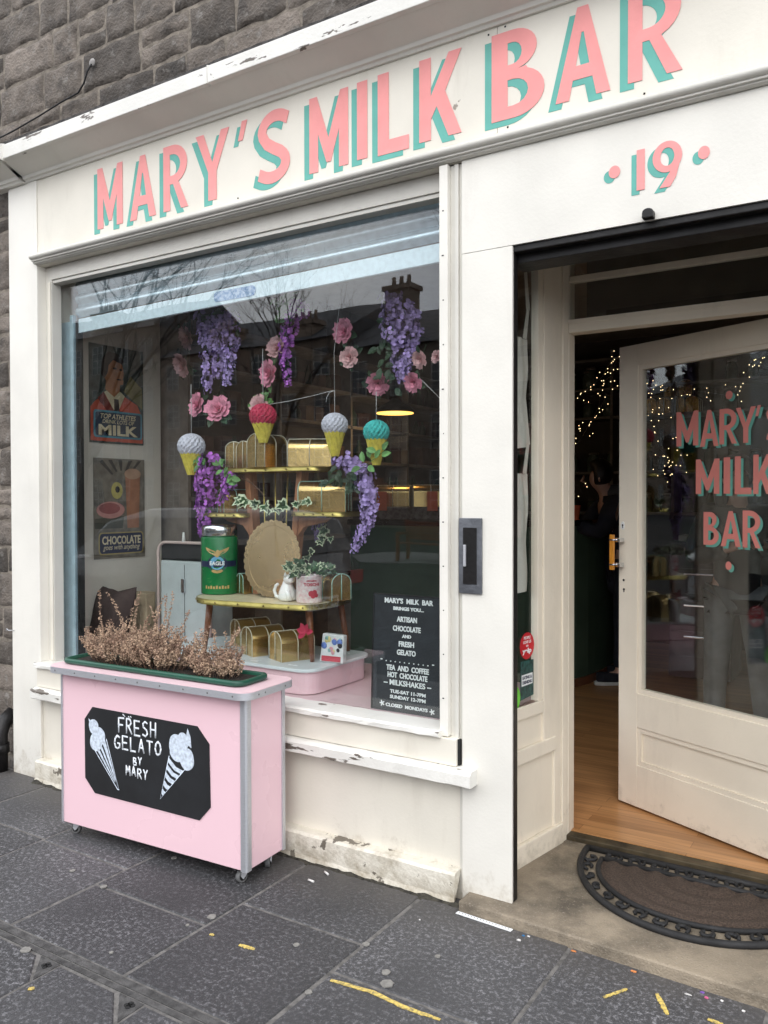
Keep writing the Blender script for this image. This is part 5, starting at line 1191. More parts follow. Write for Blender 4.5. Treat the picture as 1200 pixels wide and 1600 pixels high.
fm.build('frame', BLACKMETAL, t)
for word, u, v_, wd, h, bo in (("MARY'S  MILK  BAR", .52, .054, .70, .046, .03), ('BRINGS YOU...', .52, .119, .44, .030, .04), ('ARTISAN', .50, .208, .29, .046, .03), ('CHOCOLATE', .50, .287, .40, .046, .03), ('AND', .50, .350, .13, .028, .04), ('FRESH', .50, .416, .22, .046, .03), ('GELATO', .50, .487, .27, .046, .03), ('-  .  .  .  .  .  .  .  .  .  .  -', .51, .566, .77, .010, .03), ('TEA  AND  COFFEE', .52, .622, .61, .046, .03), ('HOT  CHOCOLATE', .52, .682, .57, .046, .03), ('-- MILKSHAKES --', .52, .745, .68, .046, .02), ('TUE-SAT 11-7PM', .53, .820, .51, .030, .03), ('SUNDAY 12-7PM', .53, .866, .51, .030, .03), ('CLOSED  MONDAYS', .515, .937, .60, .029, .03)):
    b = MB(); put_text(b, word, LF(u, 1-v_, .0018), ux, uz, wd*W_*.99, h*H_ if word[1:2] != ' ' else None, .0022, bo); b.build('lettering', TEXTW, t)
b = MB()
for u, v_ in ((.165, .931), (.875, .943)):
    for k in range(5): a = R(90+72*k); b.prism([(-.003, 0), (.003, 0), (.002, .012), (-.002, .012)], lambda x, y, w_: LF(u, 1-v_, .002+.0002*k+w_)+ux*(x*math.cos(a)-y*math.sin(a))+uz*(x*math.sin(a)+y*math.cos(a)), 0, .002)
b.build('star', TEXTW, t)
# patterned paper wedge behind it
p = G(668, 1098, BZ); t = thing('patterned_wedge', 'red and cream patterned paper wedge poking out left of the letter board', 'paper wedge', (p.x, p.y+.02, BZ))
b = MB(); c = Vector((p.x, p.y, BZ+.002)); b.prism([(-.055, 0), (.05, 0), (.05, .085), (.02, .075)], XZ, 0, .05)
b.v = [v+Vector((c.x, c.y, c.z)) for v in b.v]; b.build('paper', mat('red_cream_print', (.72, .58, .40), .6, col2=(.5, .05, .06), scale=28), t, bevel=.002)
# clear bag of coloured sweets
p = A(515, 1028, .33); t = thing('sweet_bag', 'clear bag with bright coloured shapes standing under the table on the plinth', 'bag', (p.x, .36, PT)); b = MB(); ax = Vector((1, .1, 0)).normalized()
def BG(u, v_, w_): return Vector((p.x, .34, PT+.002))+ax*u+Vector((0, .12, 1)).normalized()*v_-Vector((0, w_, 0))
b.prism([(-.062, 0), (.062, 0), (.058, .128), (-.055, .132)], BG, -.03, 0); b.build('bag', mat('frosted_bag', (.66, .68, .68), .35, var=.1), t, bevel=.006)
rng = random.Random(5)
for nm, cc in (('blue_sweet', (.12, .2, .5)), ('pink_sweet', (.7, .35, .38)), ('yellow_sweet', (.7, .6, .25)), ('black_sweet', (.03, .03, .04)), ('green_sweet', (.25, .45, .42))):
    b = MB()
    for i in range(3): u, v_ = rng.uniform(-.045, .045), rng.uniform(.045, .112); b.ball(BG(u, v_, .001), rng.uniform(.008, .017), 8, 0, (1, .25, 1))
    b.build('sweets', mat(nm, cc, .4), t)
b = MB(); b.prism([(-.05, .006), (.05, .006), (.05, .030), (-.05, .030)], BG, .001, .003); b.build('label', REDPRINT, t)
# red paper leaf on the gold boxes
t = thing('paper_leaf', 'red paper leaf lying on the gold boxes under the table', 'paper leaf', A(478, 988, .30)); b = MB()
for a in range(5): leaf(b, A(478, 988, .29), Vector((math.cos(a*.9+.2), -.2, math.sin(a*.9+.2))), Vector((0, -1, .3)), .05)
b.build('leaf', PAPERR, t)

# grey cabinet, cushion, posters
x0 = A(249, 975, .66).x; x1 = A(330, 975, .66).x
t = thing('blue_cabinet', 'pale blue enamel cabinet with rounded corners and a pinkish tube frame behind the green tin', 'cabinet', ((x0+x1)/2, .74, BZ))
zt = A(290, 877, .66).z
MB().box(x0+.012, x1, .66, .84, BZ+.002, zt).build('body', CABGREY, t, bevel=.012, seg=3)
z2 = A(290, 848, .66).z
tb = MB(); tb.tube([(x0, .655, BZ+.01), (x0, .655, z2-.06)]+[(x0+.06-.06*math.cos(R(a)), .655, z2-.06+.06*math.sin(R(a))) for a in range(15, 91, 15)]+[(x1-.05, .655, z2), (x1, .655, z2-.05), (x1, .655, BZ+.01)], .009, 10); tb.build('tube_frame', CABPINK, t)
MB().prism(rrect(x0+.014, x1-.012, zt+.003, z2-.008, .02, 4), XZ, .67, .80).build('dark_opening', SHADOWB, t)
q = A(287, 915, .655); MB().box(q.x-.014, q.x+.014, .645, .659, q.z-.04, q.z+.04).build('latch', CHROME, t, bevel=.005)
q = A(287, 843, .655); MB().tube([(q.x, .655, z2+.004), (q.x, .655, z2+.06)], [.012, .006], 10).build('knob', CERAMIC, t)
MB().box(q.x-.0015, q.x+.0015, .6585, .6605, BZ+.02, zt-.02).build('door_gap', SHADOWB, t)
p = A(168, 1010, .34)
p.x -= .10; t = thing('cushion', 'dark brown cushion with pointed corners leaning in the left corner of the window', 'cushion', (p.x, .36, BZ))
b = MB(); N = 14; vs_ = []; fs = []
for side in (-1, 1):
    for j in range(N+1):
        for i in range(N+1):
            u, v_ = i/N*2-1, j/N*2-1; pin = 1-.16*(1-abs(v_))**1*(abs(u)**3)-.0; pin2 = 1-.16*(1-abs(u))*(abs(v_)**3)
            th = .055*(1-u**4)**.5*(1-v_**4)**.5 if abs(u) < 1 and abs(v_) < 1 else 0
            vs_.append(Vector((p.x+u*.125*pin, .40+side*th+.10*(v_*.5+.5)+.03*u, BZ+.185+v_*.185*pin2+noise.noise(Vector((u*2, v_*2, side)))*.006)))
for s_ in (0, 1):
    for j in range(N):
        for i in range(N): k = s_*(N+1)**2+j*(N+1)+i; fs.append((k, k+1, k+N+2, k+N+1))
b.add(vs_, fs, 0, True); b.build('cover', CUSHION, t)
p2 = A(178, 985, .44); t = thing('paper_bag', 'crumpled pale paper bag behind the brown cushion', 'paper bag', (p2.x, .62, BZ)); b = MB(); rng = random.Random(8)
b.box(p2.x-.16, p2.x+.06, .62, .70, BZ+.002, BZ+.32); b.v = [v+rv_(rng)*.006 for v in b.v]; b.build('paper', mat('pale_brown_paper', (.45, .36, .24), .85, var=.2, bump=.4), t, bevel=.006)

PX = -2.80
def poster(label, y0, y1, z0, z1):
    t = thing('wall_poster', label, 'poster', (PX, (y0+y1)/2, z0), group='old tin posters on the window wall')
    def PF(u, v_, w_): return Vector((PX+.001+w_, y0+u*(y1-y0), z0+v_*(z1-z0)))
    return t, PF
def lay(t, PF, nm, poly, w0, mt):
    b = MB(); b.prism(poly, PF, w0-.0007, w0); return b.build(nm, mt, t)
def ell(cx, cy, rx, ry, n=24, a0=0, a1=360): return [(cx+rx*math.cos(R(a0+(a1-a0)*i/n)), cy+ry*math.sin(R(a0+(a1-a0)*i/n))) for i in range(n if a1-a0 == 360 else n+1)]
M_ = lambda nm, c, v=.12: mat(nm, c, .55, var=v, scale=16)
t, PF = poster('upper faded poster of a man in a red jacket above a dark plaque about milk', .385, .785, 1.83, 2.405)
lay(t, PF, 'board', [(0, 0), (1, 0), (1, 1), (0, 1)], .006, M_('poster_dusk_green', (0.081, 0.101, 0.088), .3)); RJ = M_('poster_red', (0.567, 0.101, 0.054)); SKP = M_('poster_skin', (0.405, 0.176, 0.081)); DK = M_('poster_dark', (.035, .025, .02)); CRM = M_('poster_cream', (0.702, 0.608, 0.405)); TEAL = M_('poster_teal', (0.095, 0.270, 0.351)); NVY = M_('poster_navy', (0.027, 0.047, 0.081))
lay(t, PF, 'picture', [(.62, .55), (.98, .38), (.98, .60), (.75, .72)], .0068, M_('poster_olive', (0.216, 0.189, 0.081)))
lay(t, PF, 'picture', [(.02, .02), (.98, .02), (.97, .30), (.88, .42), (.62, .50), (.30, .50), (.10, .42), (.02, .36)], .0078, RJ)
lay(t, PF, 'picture', [(.26, .52), (.36, .56), (.56, .54), (.64, .50), (.52, .34), (.44, .34)], .0088, CRM)
lay(t, PF, 'picture', [(.44, .46), (.52, .46), (.54, .33), (.44, .33)], .0096, DK)
lay(t, PF, 'picture', [(.24, .52), (.44, .34), (.36, .30), (.14, .45)], .0098, M_('poster_lapel', (.20, .03, .02)))
lay(t, PF, 'picture', [(.28, .55), (.44, .48), (.54, .54), (.55, .68), (.30, .68)], .0099, SKP)
lay(t, PF, 'picture', ell(.43, .74, .185, .155) , .0106, SKP)
lay(t, PF, 'picture', [(.52, .70), (.61, .66), (.60, .62), (.50, .60)], .0110, SKP)
lay(t, PF, 'picture', [(.20, .70), (.22, .86), (.34, .94), (.52, .93), (.62, .86), (.58, .83), (.42, .86), (.34, .80), (.32, .72), (.26, .66)], .0114, DK)
for u, v_, a, b_ in ((.45, .775, .035, .012), (.56, .77, .025, .012), (.53, .665, .045, .008)): lay(t, PF, 'picture', ell(u, v_, a, b_, 10), .0116, DK)
lay(t, PF, 'plaque', rrect(.06, .96, .055, .335, .04, 4), .0124, TEAL); lay(t, PF, 'plaque', rrect(.095, .925, .075, .315, .03, 4), .0132, NVY)
yd, zd = Vector((0, 1, 0)), Vector((0, 0, 1))
b = MB(); put_text(b, 'TOP ATHLETES', PF(.51, .275, .0134), yd, zd, .262, .030, .0006, .02, .25); put_text(b, 'DRINK LOTS OF', PF(.51, .222, .0134), yd, zd, .235, .023, .0006, .01, .2); put_text(b, 'MILK', PF(.51, .135, .0134), yd, zd, .29, .062, .0006, .035); b.build('lettering', CRM, t)
t, PF = poster('lower faded poster of a glass of chocolate above a navy chocolate label', .41, .79, 1.148, 1.742)
lay(t, PF, 'board', [(0, 0), (1, 0), (1, 1), (0, 1)], .006, M_('poster_grey_brown', (0.230, 0.203, 0.162), .25))
for k in range(5): a0 = 52+k*19; lay(t, PF, 'ray', [(.55+.28*math.cos(R(a0)), .72+.16*math.sin(R(a0))), (.55+.28*math.cos(R(a0+7)), .72+.16*math.sin(R(a0+7))), (min(.99, .55+.62*math.cos(R(a0+7))), min(.985, .72+.34*math.sin(R(a0+7)))), (min(.99, .55+.62*math.cos(R(a0))), min(.985, .72+.34*math.sin(R(a0))))], .0068, M_('poster_shade%d' % k, (.06, .055, .05)))
BRN = M_('poster_chocolate', (0.405, 0.176, 0.095)); PNK = M_('poster_ham', (0.567, 0.270, 0.243)); YLW = M_('poster_mustard', (0.540, 0.459, 0.135))
lay(t, PF, 'picture', [(.02, .30), (.55, .30), (.58, .42), (.02, .40)], .0072, M_('poster_table', (.08, .08, .06)))
lay(t, PF, 'picture', ell(.32, .485, .27, .085), .0078, PNK); lay(t, PF, 'picture', ell(.30, .50, .20, .055), .0086, M_('poster_meat', (.32, .09, .09)))
lay(t, PF, 'picture', ell(.44, .68, .11, .085), .0088, YLW); lay(t, PF, 'picture', ell(.45, .69, .045, .035, 8), .0096, DK)
lay(t, PF, 'picture', [(.60, .86), (.90, .86), (.87, .30), (.64, .30)], .0098, BRN); lay(t, PF, 'picture', ell(.75, .85, .165, .055), .0106, M_('poster_foam', (.48, .30, .20)))
lay(t, PF, 'plaque', rrect(.08, .96, .04, .262, .05, 4), .0110, M_('poster_gilt', (.42, .33, .12))); lay(t, PF, 'plaque', rrect(.10, .94, .052, .250, .045, 4), .0118, NAVY)
b = MB(); put_text(b, 'CHOCOLATE', PF(.52, .182, .0120), yd, zd, .285, .050, .0006, .03); put_text(b, 'goes with anything', PF(.52, .105, .0120), yd, zd, .275, .040, .0006, .0, .35); b.build('lettering', CRM, t)
# roller shutter behind the glass
t = thing('roller_shutter', 'half raised galvanised roller shutter with a pale blue bottom bar inside the shop window', 'shutter', (-2.6, .16, 2.39))
YS = .165; sl_ = .0185
def SZ(x, z): return z+(x+2.57)*sl_
b = MB(); x0, x1 = -2.585, -.20
b.prism([(x0, SZ(x0, 2.395)), (x1, SZ(x1, 2.395)), (x1, SZ(x1, 2.470)), (x0, SZ(x0, 2.470))], XZ, YS-.008, YS+.008); BAR = b.build('bottom_bar', GALVLIGHT, t, bevel=.003)
b = MB()
for k in range(4):
    zb = 2.478+k*.068; pr = [(YS, zb), (YS-.004, zb+.008), (YS-.014, zb+.018), (YS-.018, zb+.032), (YS-.014, zb+.048), (YS-.004, zb+.057), (YS, zb+.062)]
    v = [(x, y, SZ(x, z)) for x in (x0-.012, x1) for y, z in pr]; n = len(pr); b.add(v, [(i, i+1, n+i+1, n+i) for i in range(n-1)], 0, True)
    b.add([(x, y, SZ(x, z)) for x in (x0-.012, x1) for y, z in ((YS, zb+.062), (YS-.003, zb+.065), (YS, zb+.068))], [(0, 1, 4, 3), (1, 2, 5, 4)])
b.build('slats', GALV, t)
b = MB(); cx = A(366, 453, YS-.01).x; cz = SZ(cx, 2.4345); b.prism(rrect(cx-.13, cx+.13, cz-.024, cz+.024, .022, 6), XZ, YS-.0105, YS-.0085); bg_ = b.build('badge', mat('blue_badge', (.10, .22, .45), .4, var=.15, scale=80, col2=(.45, .55, .68)), t)
for x, w0, w1 in ((-2.735, 0, .125),):
    b = MB(); b.box(-2.742, -2.622, .150, .157, BZ+.001, 2.462).box(-2.628, -2.600, .135, .155, BZ+.001, 2.49); b.build('guide_rail', RAILBLUE, t, bevel=.002)
b = MB(); b.box(-2.600, -2.590, .150, .19, BZ+.001, 2.46); b.build('guide_slot', SHADOWB, t)
b = MB()
for z in (.9, 1.4, 1.9, 2.4): b.ball((-2.634, .149, z), .004, 6)
b.build('bolts', CHROME, t)
# cloths and stickers at the side screen of the porch
for k, (s0, s1, z0, z1, lab) in enumerate(((-.10, .150, 1.70, 2.146, 'upper cream cotton apron hanging behind the porch side window'), (-.10, .152, 1.116, 1.60, 'lower cream cotton apron hanging behind the porch side window'))):
    t = thing('cotton_apron', lab, 'apron', SP(0, z0, -.08), group='aprons hanging in the porch window'); b = MB(); n = 24; vs_ = []; fs = []
    for j in range(13):
        for i in range(n+1):
            u = i/n; z = z0+(z1-z0)*j/12; vs_.append(SP(s0+(s1-s0)*u+.006*math.sin(j*.9), z+.006*math.sin(u*9)*(j < 1), -.050+.008*math.sin(u*17+j*.15)+.005*math.sin(u*7+2)))
    for j in range(12):
        for i in range(n): a = j*(n+1)+i; fs.append((a, a+1, a+n+2, a+n+1))
    b.add(vs_, fs, 0, True); b.build('cloth', CLOTH, t)
    e = MB()
    for sx, sz, ex, ez in ((.12, z1, .145, z1+.12), (.145, z1+.12, .12, z1+.30)): e.prism([(sx-.014, sz), (sx+.014, sz), (ex+.010, ez), (ex-.010, ez)], SP, -.0455+.001*(sz > z1), -.0445+.001*(sz > z1))
    e.build('strap', CLOTH, t)
def sticker(label, poly, mt, extra=(), z=None):
    c = poly[0]; t = thing('window_sticker', label, 'sticker', SP(c[0], c[1], -.021), group='stickers on the porch side window'); b = MB(); b.prism(poly, SP, -.0215, -.0205); b.build('sticker', mt, t)
    for m2, fn in extra: b = MB(); fn(b); b.build('print', m2, t)
red = mat('red_sticker', (.62, .02, .03), .35); grn = mat('green_sticker', (.16, .62, .05), .35)
def txt(word, s, z, wd, h, bo=.02, sh=0): return lambda b: put_text(b, word, SP(s, z, -.0203), SD, (0, 0, 1), wd, h, .0004, bo, sh)
def many(*fs): return lambda b: [f(b) for f in fs]
sticker('round red sticker with white writing on the porch side window', ell(.102, .905, .052, .054), red, [(TEXTW, many(txt('PEOPLE', .102, .938, .048, .012), txt('LOVE US', .102, .921, .058, .012), txt('on', .102, .905, .016, .008), txt('yelp', .100, .883, .066, .026, .05)))])
sticker('dark leafy sticker reading eating and drinking below the red one', [(.052, .690), (.150, .700), (.150, .845), (.056, .845)], mat('leafy_sticker', (.02, .09, .08), .4, col2=(.005, .012, .015), scale=60), [(TEXTW, lambda b: b.prism([(.062, .745), (.142, .748), (.142, .792), (.062, .790)], SP, -.0206, -.0203)), (NAVY, many(lambda b: put_text(b, 'EATING &', SP(.102, .778, -.0201), SD, (0, 0, 1), .068, .014, .0004, .04), lambda b: put_text(b, 'DRINKING', SP(.102, .759, -.0201), SD, (0, 0, 1), .068, .014, .0004, .04)))])
sticker('bright green round sticker partly hidden by the door pilaster', ell(-.005, .705, .058, .060), grn)
sticker('orange round sticker above the bright green one', ell(-.012, .838, .040, .042), mat('orange_sticker', (.55, .20, .05), .4))
# ------------------------------------------------------------------ inside the shop
for i, (px, lab) in enumerate(((607, 'gold box with an orange tag on the far counter, the left one of two'), (664, 'gold box with an orange tag on the far counter, the right one of two'))):
    p = A(px, 792, 2.86); gold_box(lab, (p.x, 2.95, 1.3355+.10), R(-70+i*12), .14, .27, .17, CREAMC, False, False)
    q = A(px-6+(i*2-1)*4+14*i, 780, 2.78); t = thing('orange_tag', 'orange tag hanging from the %s hand gold box on the far counter' % ('left' if i == 0 else 'right'), 'tag', q); MB().box(q.x-.045, q.x+.045, 2.775, 2.779, q.z-.09, q.z+.06).build('tag', ORANGET, t, bevel=.001)
    t = thing('paper_parcel', 'dim patterned parcel under the %s gold box on the far counter' % ('left' if i == 0 else 'right'), 'parcel', (p.x, 2.95, 1.336)); MB().box(p.x-.17, p.x+.17, 2.86, 3.03, 1.337, 1.434).build('parcel', mat('parcel_print%d' % i, (.16, .13, .12), .7, col2=(.05, .03, .03), scale=40), t, bevel=.008)
# pendant lamp with a glowing underside
p = A(617, 645, 2.9); t = thing('pendant_lamp', 'dark pendant lamp with a glowing orange underside hanging in the shop', 'lamp', (p.x, 2.9, p.z))
MB().lathe([(.155, .0), (.157, .010), (.12, .05), (.05, .09), (.02, .12)], 32, (p.x, 2.9, p.z)).build('shade', BLACKMETAL, t)
MB().lathe([(.150, -.006), (.150, -.0005)], 32, (p.x, 2.9, p.z)).build('diffuser', mat('lit_amber_diffuser', (1, .55, .12), .5, emit=1.6), t)
MB().tube([(p.x, 2.9, p.z+.12), (p.x, 2.9, 3.1)], .004, 6).build('flex', BLACKMETAL, t)
pl_ = bpy.data.lights.new('lamp_light', 'POINT'); pl_.energy = 2.0; pl_.color = (1, .72, .42); pl_.shadow_soft_size = .12
po = bpy.data.objects.new('lamp_light', pl_); COL.objects.link(po); po.location = Vector((p.x, 2.9, p.z-.14))-Vector(t.location); po.parent = t
# fairy lights
BULB = mat('lit_fairy_bulb', (1, .74, .38), .5, emit=4.5)
def fairy(label, pts, Y, n, seed):
    rng = random.Random(seed); P = [A(px, py, Y) for px, py in pts]; t = thing('fairy_lights', label, 'fairy lights', P[0], group='strings of fairy lights')
    MB().tube(P, .002, 4).build('wire', DARKSTRING, t); me = None
    n = int(n*1.5)
    for i in range(n):
        f = i/(n-1)*(len(P)-1); a = min(len(P)-2, int(f)); q = P[a].lerp(P[a+1], f-a)+rv_(rng)*rng.uniform(.02, .11)
        if me is None: m_ = MB(); m_.ball((0, 0, 0), .0029, 6); o = m_.build('bulb', BULB, t, world=False); me = o
        else: o = me.copy(); COL.objects.link(o)
        o.location = Vector(q)-Vector(t.location); o.parent = t
fairy('string of fairy lights climbing to the top corner left of the door edge', [(890, 685), (930, 655), (955, 600), (962, 565), (956, 562), (940, 590), (915, 610), (892, 628)], 4.6, 26, 1)
fairy('string of fairy lights dropping down the left of the door opening', [(958, 585), (938, 600), (936, 635), (918, 668), (905, 690), (892, 700)], 4.7, 16, 2)
fairy('string of fairy lights behind the upper left of the door glass', [(1010, 605), (1035, 615), (1040, 660), (1012, 645), (1030, 700), (1050, 720), (1060, 740)], 4.5, 24, 3)
fairy('string of fairy lights running along the shelf behind the door lettering', [(1005, 610), (1050, 612), (1100, 612), (1150, 620), (1165, 585), (1185, 560), (1196, 548)], 4.6, 26, 4)
fairy('warm fairy lights low on the shelf behind the counter', [(1008, 748), (1030, 745), (1050, 738), (1058, 700), (1060, 680)], 4.6, 12, 5)
fairy('pair of warm fairy lights above the counter left of the door edge', [(893, 758), (905, 758), (908, 768)], 4.4, 4, 6)
# goods on the back shelves
src = None
for i, (px, py) in enumerate([(1056, 652), (1075, 652), (1094, 650), (1114, 649), (1134, 648), (1103, 626), (1123, 624)]):
    p = A(px, py, 5.38); z = 2.3025 if i < 5 else 2.306+.155
    lab = ('gold box in the row on the back shelf, number %d from the left' % (i+1)) if False else ['gold box at the left end of the row on the back shelf', 'gold box next to the left end of the row on the back shelf', 'bright gold box in the middle of the row on the back shelf', 'dull gold box right of the middle of the row on the back shelf', 'gold box at the right end of the row on the back shelf', 'gold box stacked on the row, the left one on top', 'gold box stacked on the row, the right one on top'][i]
    gold_box(lab, (-1.02+i*.128 if i < 5 else -.70+(i-5)*.13, 5.42, z), 0, .12, .16, .15, CREAMC)
JARM = mat('dim_glass_jar', (.16, .20, .17), .1, var=.2); DKG = mat('dim_leafy_goods', (.03, .06, .035), .6, var=.3, scale=20)
jar = thing('storage_jar', 'dim glass jars ranged on the back shelves', 'jar', (-1.5, 5.42, 2.583), group='jars on the back shelves')
MB().lathe([(.05, 0), (.06, .01), (.06, .15), (.045, .18), (.045, .20)], 16).build('jar', JARM, jar, world=False); MB().lathe([(.048, .2005), (.048, .225), (.02, .23)], 16).build('lid', SHELF, jar, world=False)
rng = random.Random(12)
for z in (2.583, 2.303, 1.763, 1.363):
    for x in [-2.45+.19*i for i in range(16)]:
        if z == 2.303 and -1.15 < x < -.3: continue
        if rng.random() < .22: continue
        c = copy_tree(jar); c.location = (x+rng.uniform(-.03, .03), 5.42, z); s_ = rng.uniform(.7, 1.15); c.scale = (s_, s_, s_*rng.uniform(.7, 1.1))
bt = thing('shop_bottle', 'dim bottles and packets on the left wall shelves', 'bottle', (-2.74, 1.3, 2.095), group='goods on the left wall shelves')
MB().lathe([(.035, 0), (.04, .005), (.04, .10), (.015, .14), (.015, .17)], 14).build('bottle', DKG, bt, world=False)
bx = thing('shop_packet', 'dark packets standing on the left wall shelves', 'packet', (-2.74, 1.5, 2.095), group='packets on the left wall shelves')
MB().box(-.05, .05, -.06, .06, 0, .14).build('packet', mat('dark_packet', (.12, .06, .05), .6, island=.4), bx, bevel=.004, world=False)
for z in (1.815, 2.095, 2.365, 1.515):
    y = 1.08
    while y < 4.5:
        o = copy_tree(rng.choice((bt, bx))); o.location = (-2.74+rng.uniform(-.03, .03), y, z); s_ = rng.uniform(.7, 1.2); o.scale = (s_, s_, s_); y += rng.uniform(.09, .2)
# chest of drawers behind the door glass
t = thing('drawer_unit', 'dim drawer unit with bright metal handles behind the door glass', 'drawers', (-.05, 4.35, .066))
MB().box(-.42, .05, 4.1, 4.6, .067, 1.15).build('carcass', mat('aubergine_lacquer', (.055, .03, .04), .35), t, bevel=.006)
for z in (.35, .60, .85, 1.05):
    d_ = MB().box(-.40, .03, 4.085, 4.099, z-.11, z+.09).build('drawer', mat('drawer_front%d' % int(z*100), (.07, .045, .055), .3), t, bevel=.004); MB().box(-.30, -.06, 4.065, 4.084, z+.04, z+.055).build('handle', CHROME, d_, bevel=.003)
t = thing('folded_papers', 'pale folded papers lying on the drawer unit', 'papers', (-.18, 4.3, 1.15)); b = MB()
for i in range(2): b.box(-.36+i*.2, -.19+i*.2, 4.15, 4.4, 1.152, 1.20)
b.build('papers', CLOTH, t, bevel=.006)
t = thing('paper_cup', 'orange paper cup on the counter left of the leaning customer', 'cup', G(897, 812, 1.337)); b = MB(); c = G(897, 812, 1.337); b.lathe([(.045, 0), (.035, .005), (.05, .11), (.046, .11), (.03, .02)], 16, c); b.build('cup', ORANGET, t)

# ------------------------------------------------------------------ people
def skin_mesh(name, joints, edges, mt, parent, sub=2):
    names = list(joints); idx = {k: i for i, k in enumerate(names)}
    me = bpy.data.meshes.new(name); I = M4[parent.name].inverted()
    me.from_pydata([tuple(I @ Vector(joints[k][0])) for k in names], [(idx[a], idx[b]) for a, b in edges], []); me.materials.append(mt)
    o = bpy.data.objects.new(name, me); COL.objects.link(o); o.parent = parent; M4[o.name] = M4[parent.name]
    o.modifiers.new('skin', 'SKIN'); ly = me.skin_vertices[0].data if me.skin_vertices else None
    if ly is None:
        bm = bmesh.new(); bm.from_mesh(me); bm.verts.layers.skin.verify(); bm.to_mesh(me); bm.free(); ly = me.skin_vertices[0].data
    for i, k in enumerate(names):
        r_ = joints[k][1]; ly[i].radius = r_ if isinstance(r_, tuple) else (r_, r_); ly[i].use_root = (i == 0)
    s = o.modifiers.new('sub', 'SUBSURF'); s.levels = sub; s.render_levels = sub
    me.polygons.foreach_set('use_smooth', [True]*len(me.polygons)); o.modifiers['skin'].use_smooth_shade = True
    return o
def person(label, base, rz, pose, coat, legs_m, hood=None, h=1.70):
    B = Matrix.Translation(base) @ Matrix.Rotation(rz, 4, 'Z')     # local: facing -y
    t = thing('person', label, 'person', base); s = h/1.70
    def W(x, y, z): return B @ Vector((x*s, y*s, z*s))
    J = {}
    def j(k, p, r): J[k] = (W(*p), tuple(q*s for q in r) if isinstance(r, tuple) else r*s)
    lean = pose.get('lean', 0); ly = -lean
    j('pelvis', (0, 0, .93), (.125, .10)); j('waist', (0, ly*.25, 1.08), (.115, .085)); j('chest', (0, ly*.65, 1.28), (.14, .10)); j('collar', (0, ly*.9, 1.42), (.08, .06)); j('neck', (0, ly*1.02-.005, 1.48), .05)
    hd = Vector((0, ly*1.15+pose.get('hy', -.02), 1.60+pose.get('hz', 0)))
    j('skull', (hd.x, hd.y+.015, hd.z+.01), (.078, .092)); j('crown', (hd.x, hd.y+.015, hd.z+.075), (.062, .072)); j('jaw', (hd.x, hd.y-.03, hd.z-.065), (.048, .045))
    E_ = [('pelvis', 'waist'), ('waist', 'chest'), ('chest', 'collar'), ('collar', 'neck'), ('neck', 'skull'), ('skull', 'crown'), ('skull', 'jaw')]
    for sd, n in ((-1, 'l'), (1, 'r')):
        f = pose['feet'][n]
        j('hip'+n, (sd*.095, 0, .87), (.10, .09)); j('knee'+n, (sd*.105+f[0]*.5, f[1]*.5-.015, .48), .062); j('calf'+n, (sd*.105+f[0]*.7, f[1]*.75+.012, .34), .058); j('ankle'+n, (sd*.105+f[0], f[1], .08), .042); j('toe'+n, (sd*.115+f[0], f[1]-.15, .035), (.042, .03))
        E_ += [('pelvis', 'hip'+n), ('hip'+n, 'knee'+n), ('knee'+n, 'calf'+n), ('calf'+n, 'ankle'+n), ('ankle'+n, 'toe'+n)]
        el, wr = pose['arms'][n]
        j('shoulder'+n, (sd*.175, ly*.85, 1.38), .058); j('elbow'+n, el, .043); j('wrist'+n, wr, .028)
        wv, ev = Vector(wr), Vector(el); d_ = (wv-ev).normalized(); sx = Vector((1, 0, 0)) if abs(d_.x) < .8 else Vector((0, 0, 1)); sx = (sx-d_*sx.dot(d_)).normalized(); up = sx.cross(d_)
        pm = wv+d_*.055; j('palm'+n, pm, (.034, .018)); E_ += [('chest', 'shoulder'+n), ('shoulder'+n, 'elbow'+n), ('elbow'+n, 'wrist'+n), ('wrist'+n, 'palm'+n)]
        for q in range(4):
            o = (q-1.5)*.020; ln = (.034, .040, .038, .030)[q]; a = pm+d_*.035+sx*o; b_ = a+d_*ln-up*.010*-1; c_ = b_+d_*ln*.5+up*.026
            for kk, pp, r_ in (('a', a, .0095), ('b', b_, .0085), ('c', c_, .0075)): j('f%d%s%s' % (q, kk, n), pp, r_)
            E_ += [('palm'+n, 'f%da%s' % (q, n)), ('f%da%s' % (q, n), 'f%db%s' % (q, n)), ('f%db%s' % (q, n), 'f%dc%s' % (q, n))]
        tb = pm-d_*.012+sx*(-sd)*.040; tc_ = tb+d_*.035+up*.018
        j('ta'+n, tb, .011); j('tb'+n, tc_, .009); E_ += [('palm'+n, 'ta'+n), ('ta'+n, 'tb'+n)]
    body = skin_mesh('body', J, E_, SKIN, t)
    # face: nose, eyes, ears share the body's own mesh look but are small features
    hc = hd; fb = MB(); fb.tube([W(hc.x, hc.y-.088, hc.z+.02), W(hc.x, hc.y-.108, hc.z-.022), W(hc.x, hc.y-.088, hc.z-.028)], [.008*s, .013*s, .010*s], 8)
    fb.build('nose', SKIN, t)
    for sd in (-1, 1):
        MB().ball(W(hc.x+sd*.082, hc.y+.01, hc.z-.005), .022*s, 8, 0, (.45, .8, 1.2)).build('ear', SKIN, t); MB().ball(W(hc.x+sd*.032, hc.y-.084, hc.z+.018), .010*s, 8, 0, (1.2, .6, .7)).build('eye', HAIR, t)
    fe = MB(); fe.tube([W(hc.x-.022, hc.y-.079, hc.z-.056), W(hc.x, hc.y-.086, hc.z-.058), W(hc.x+.022, hc.y-.079, hc.z-.056)], .004*s, 6); fe.build('mouth', REDPRINT, t)
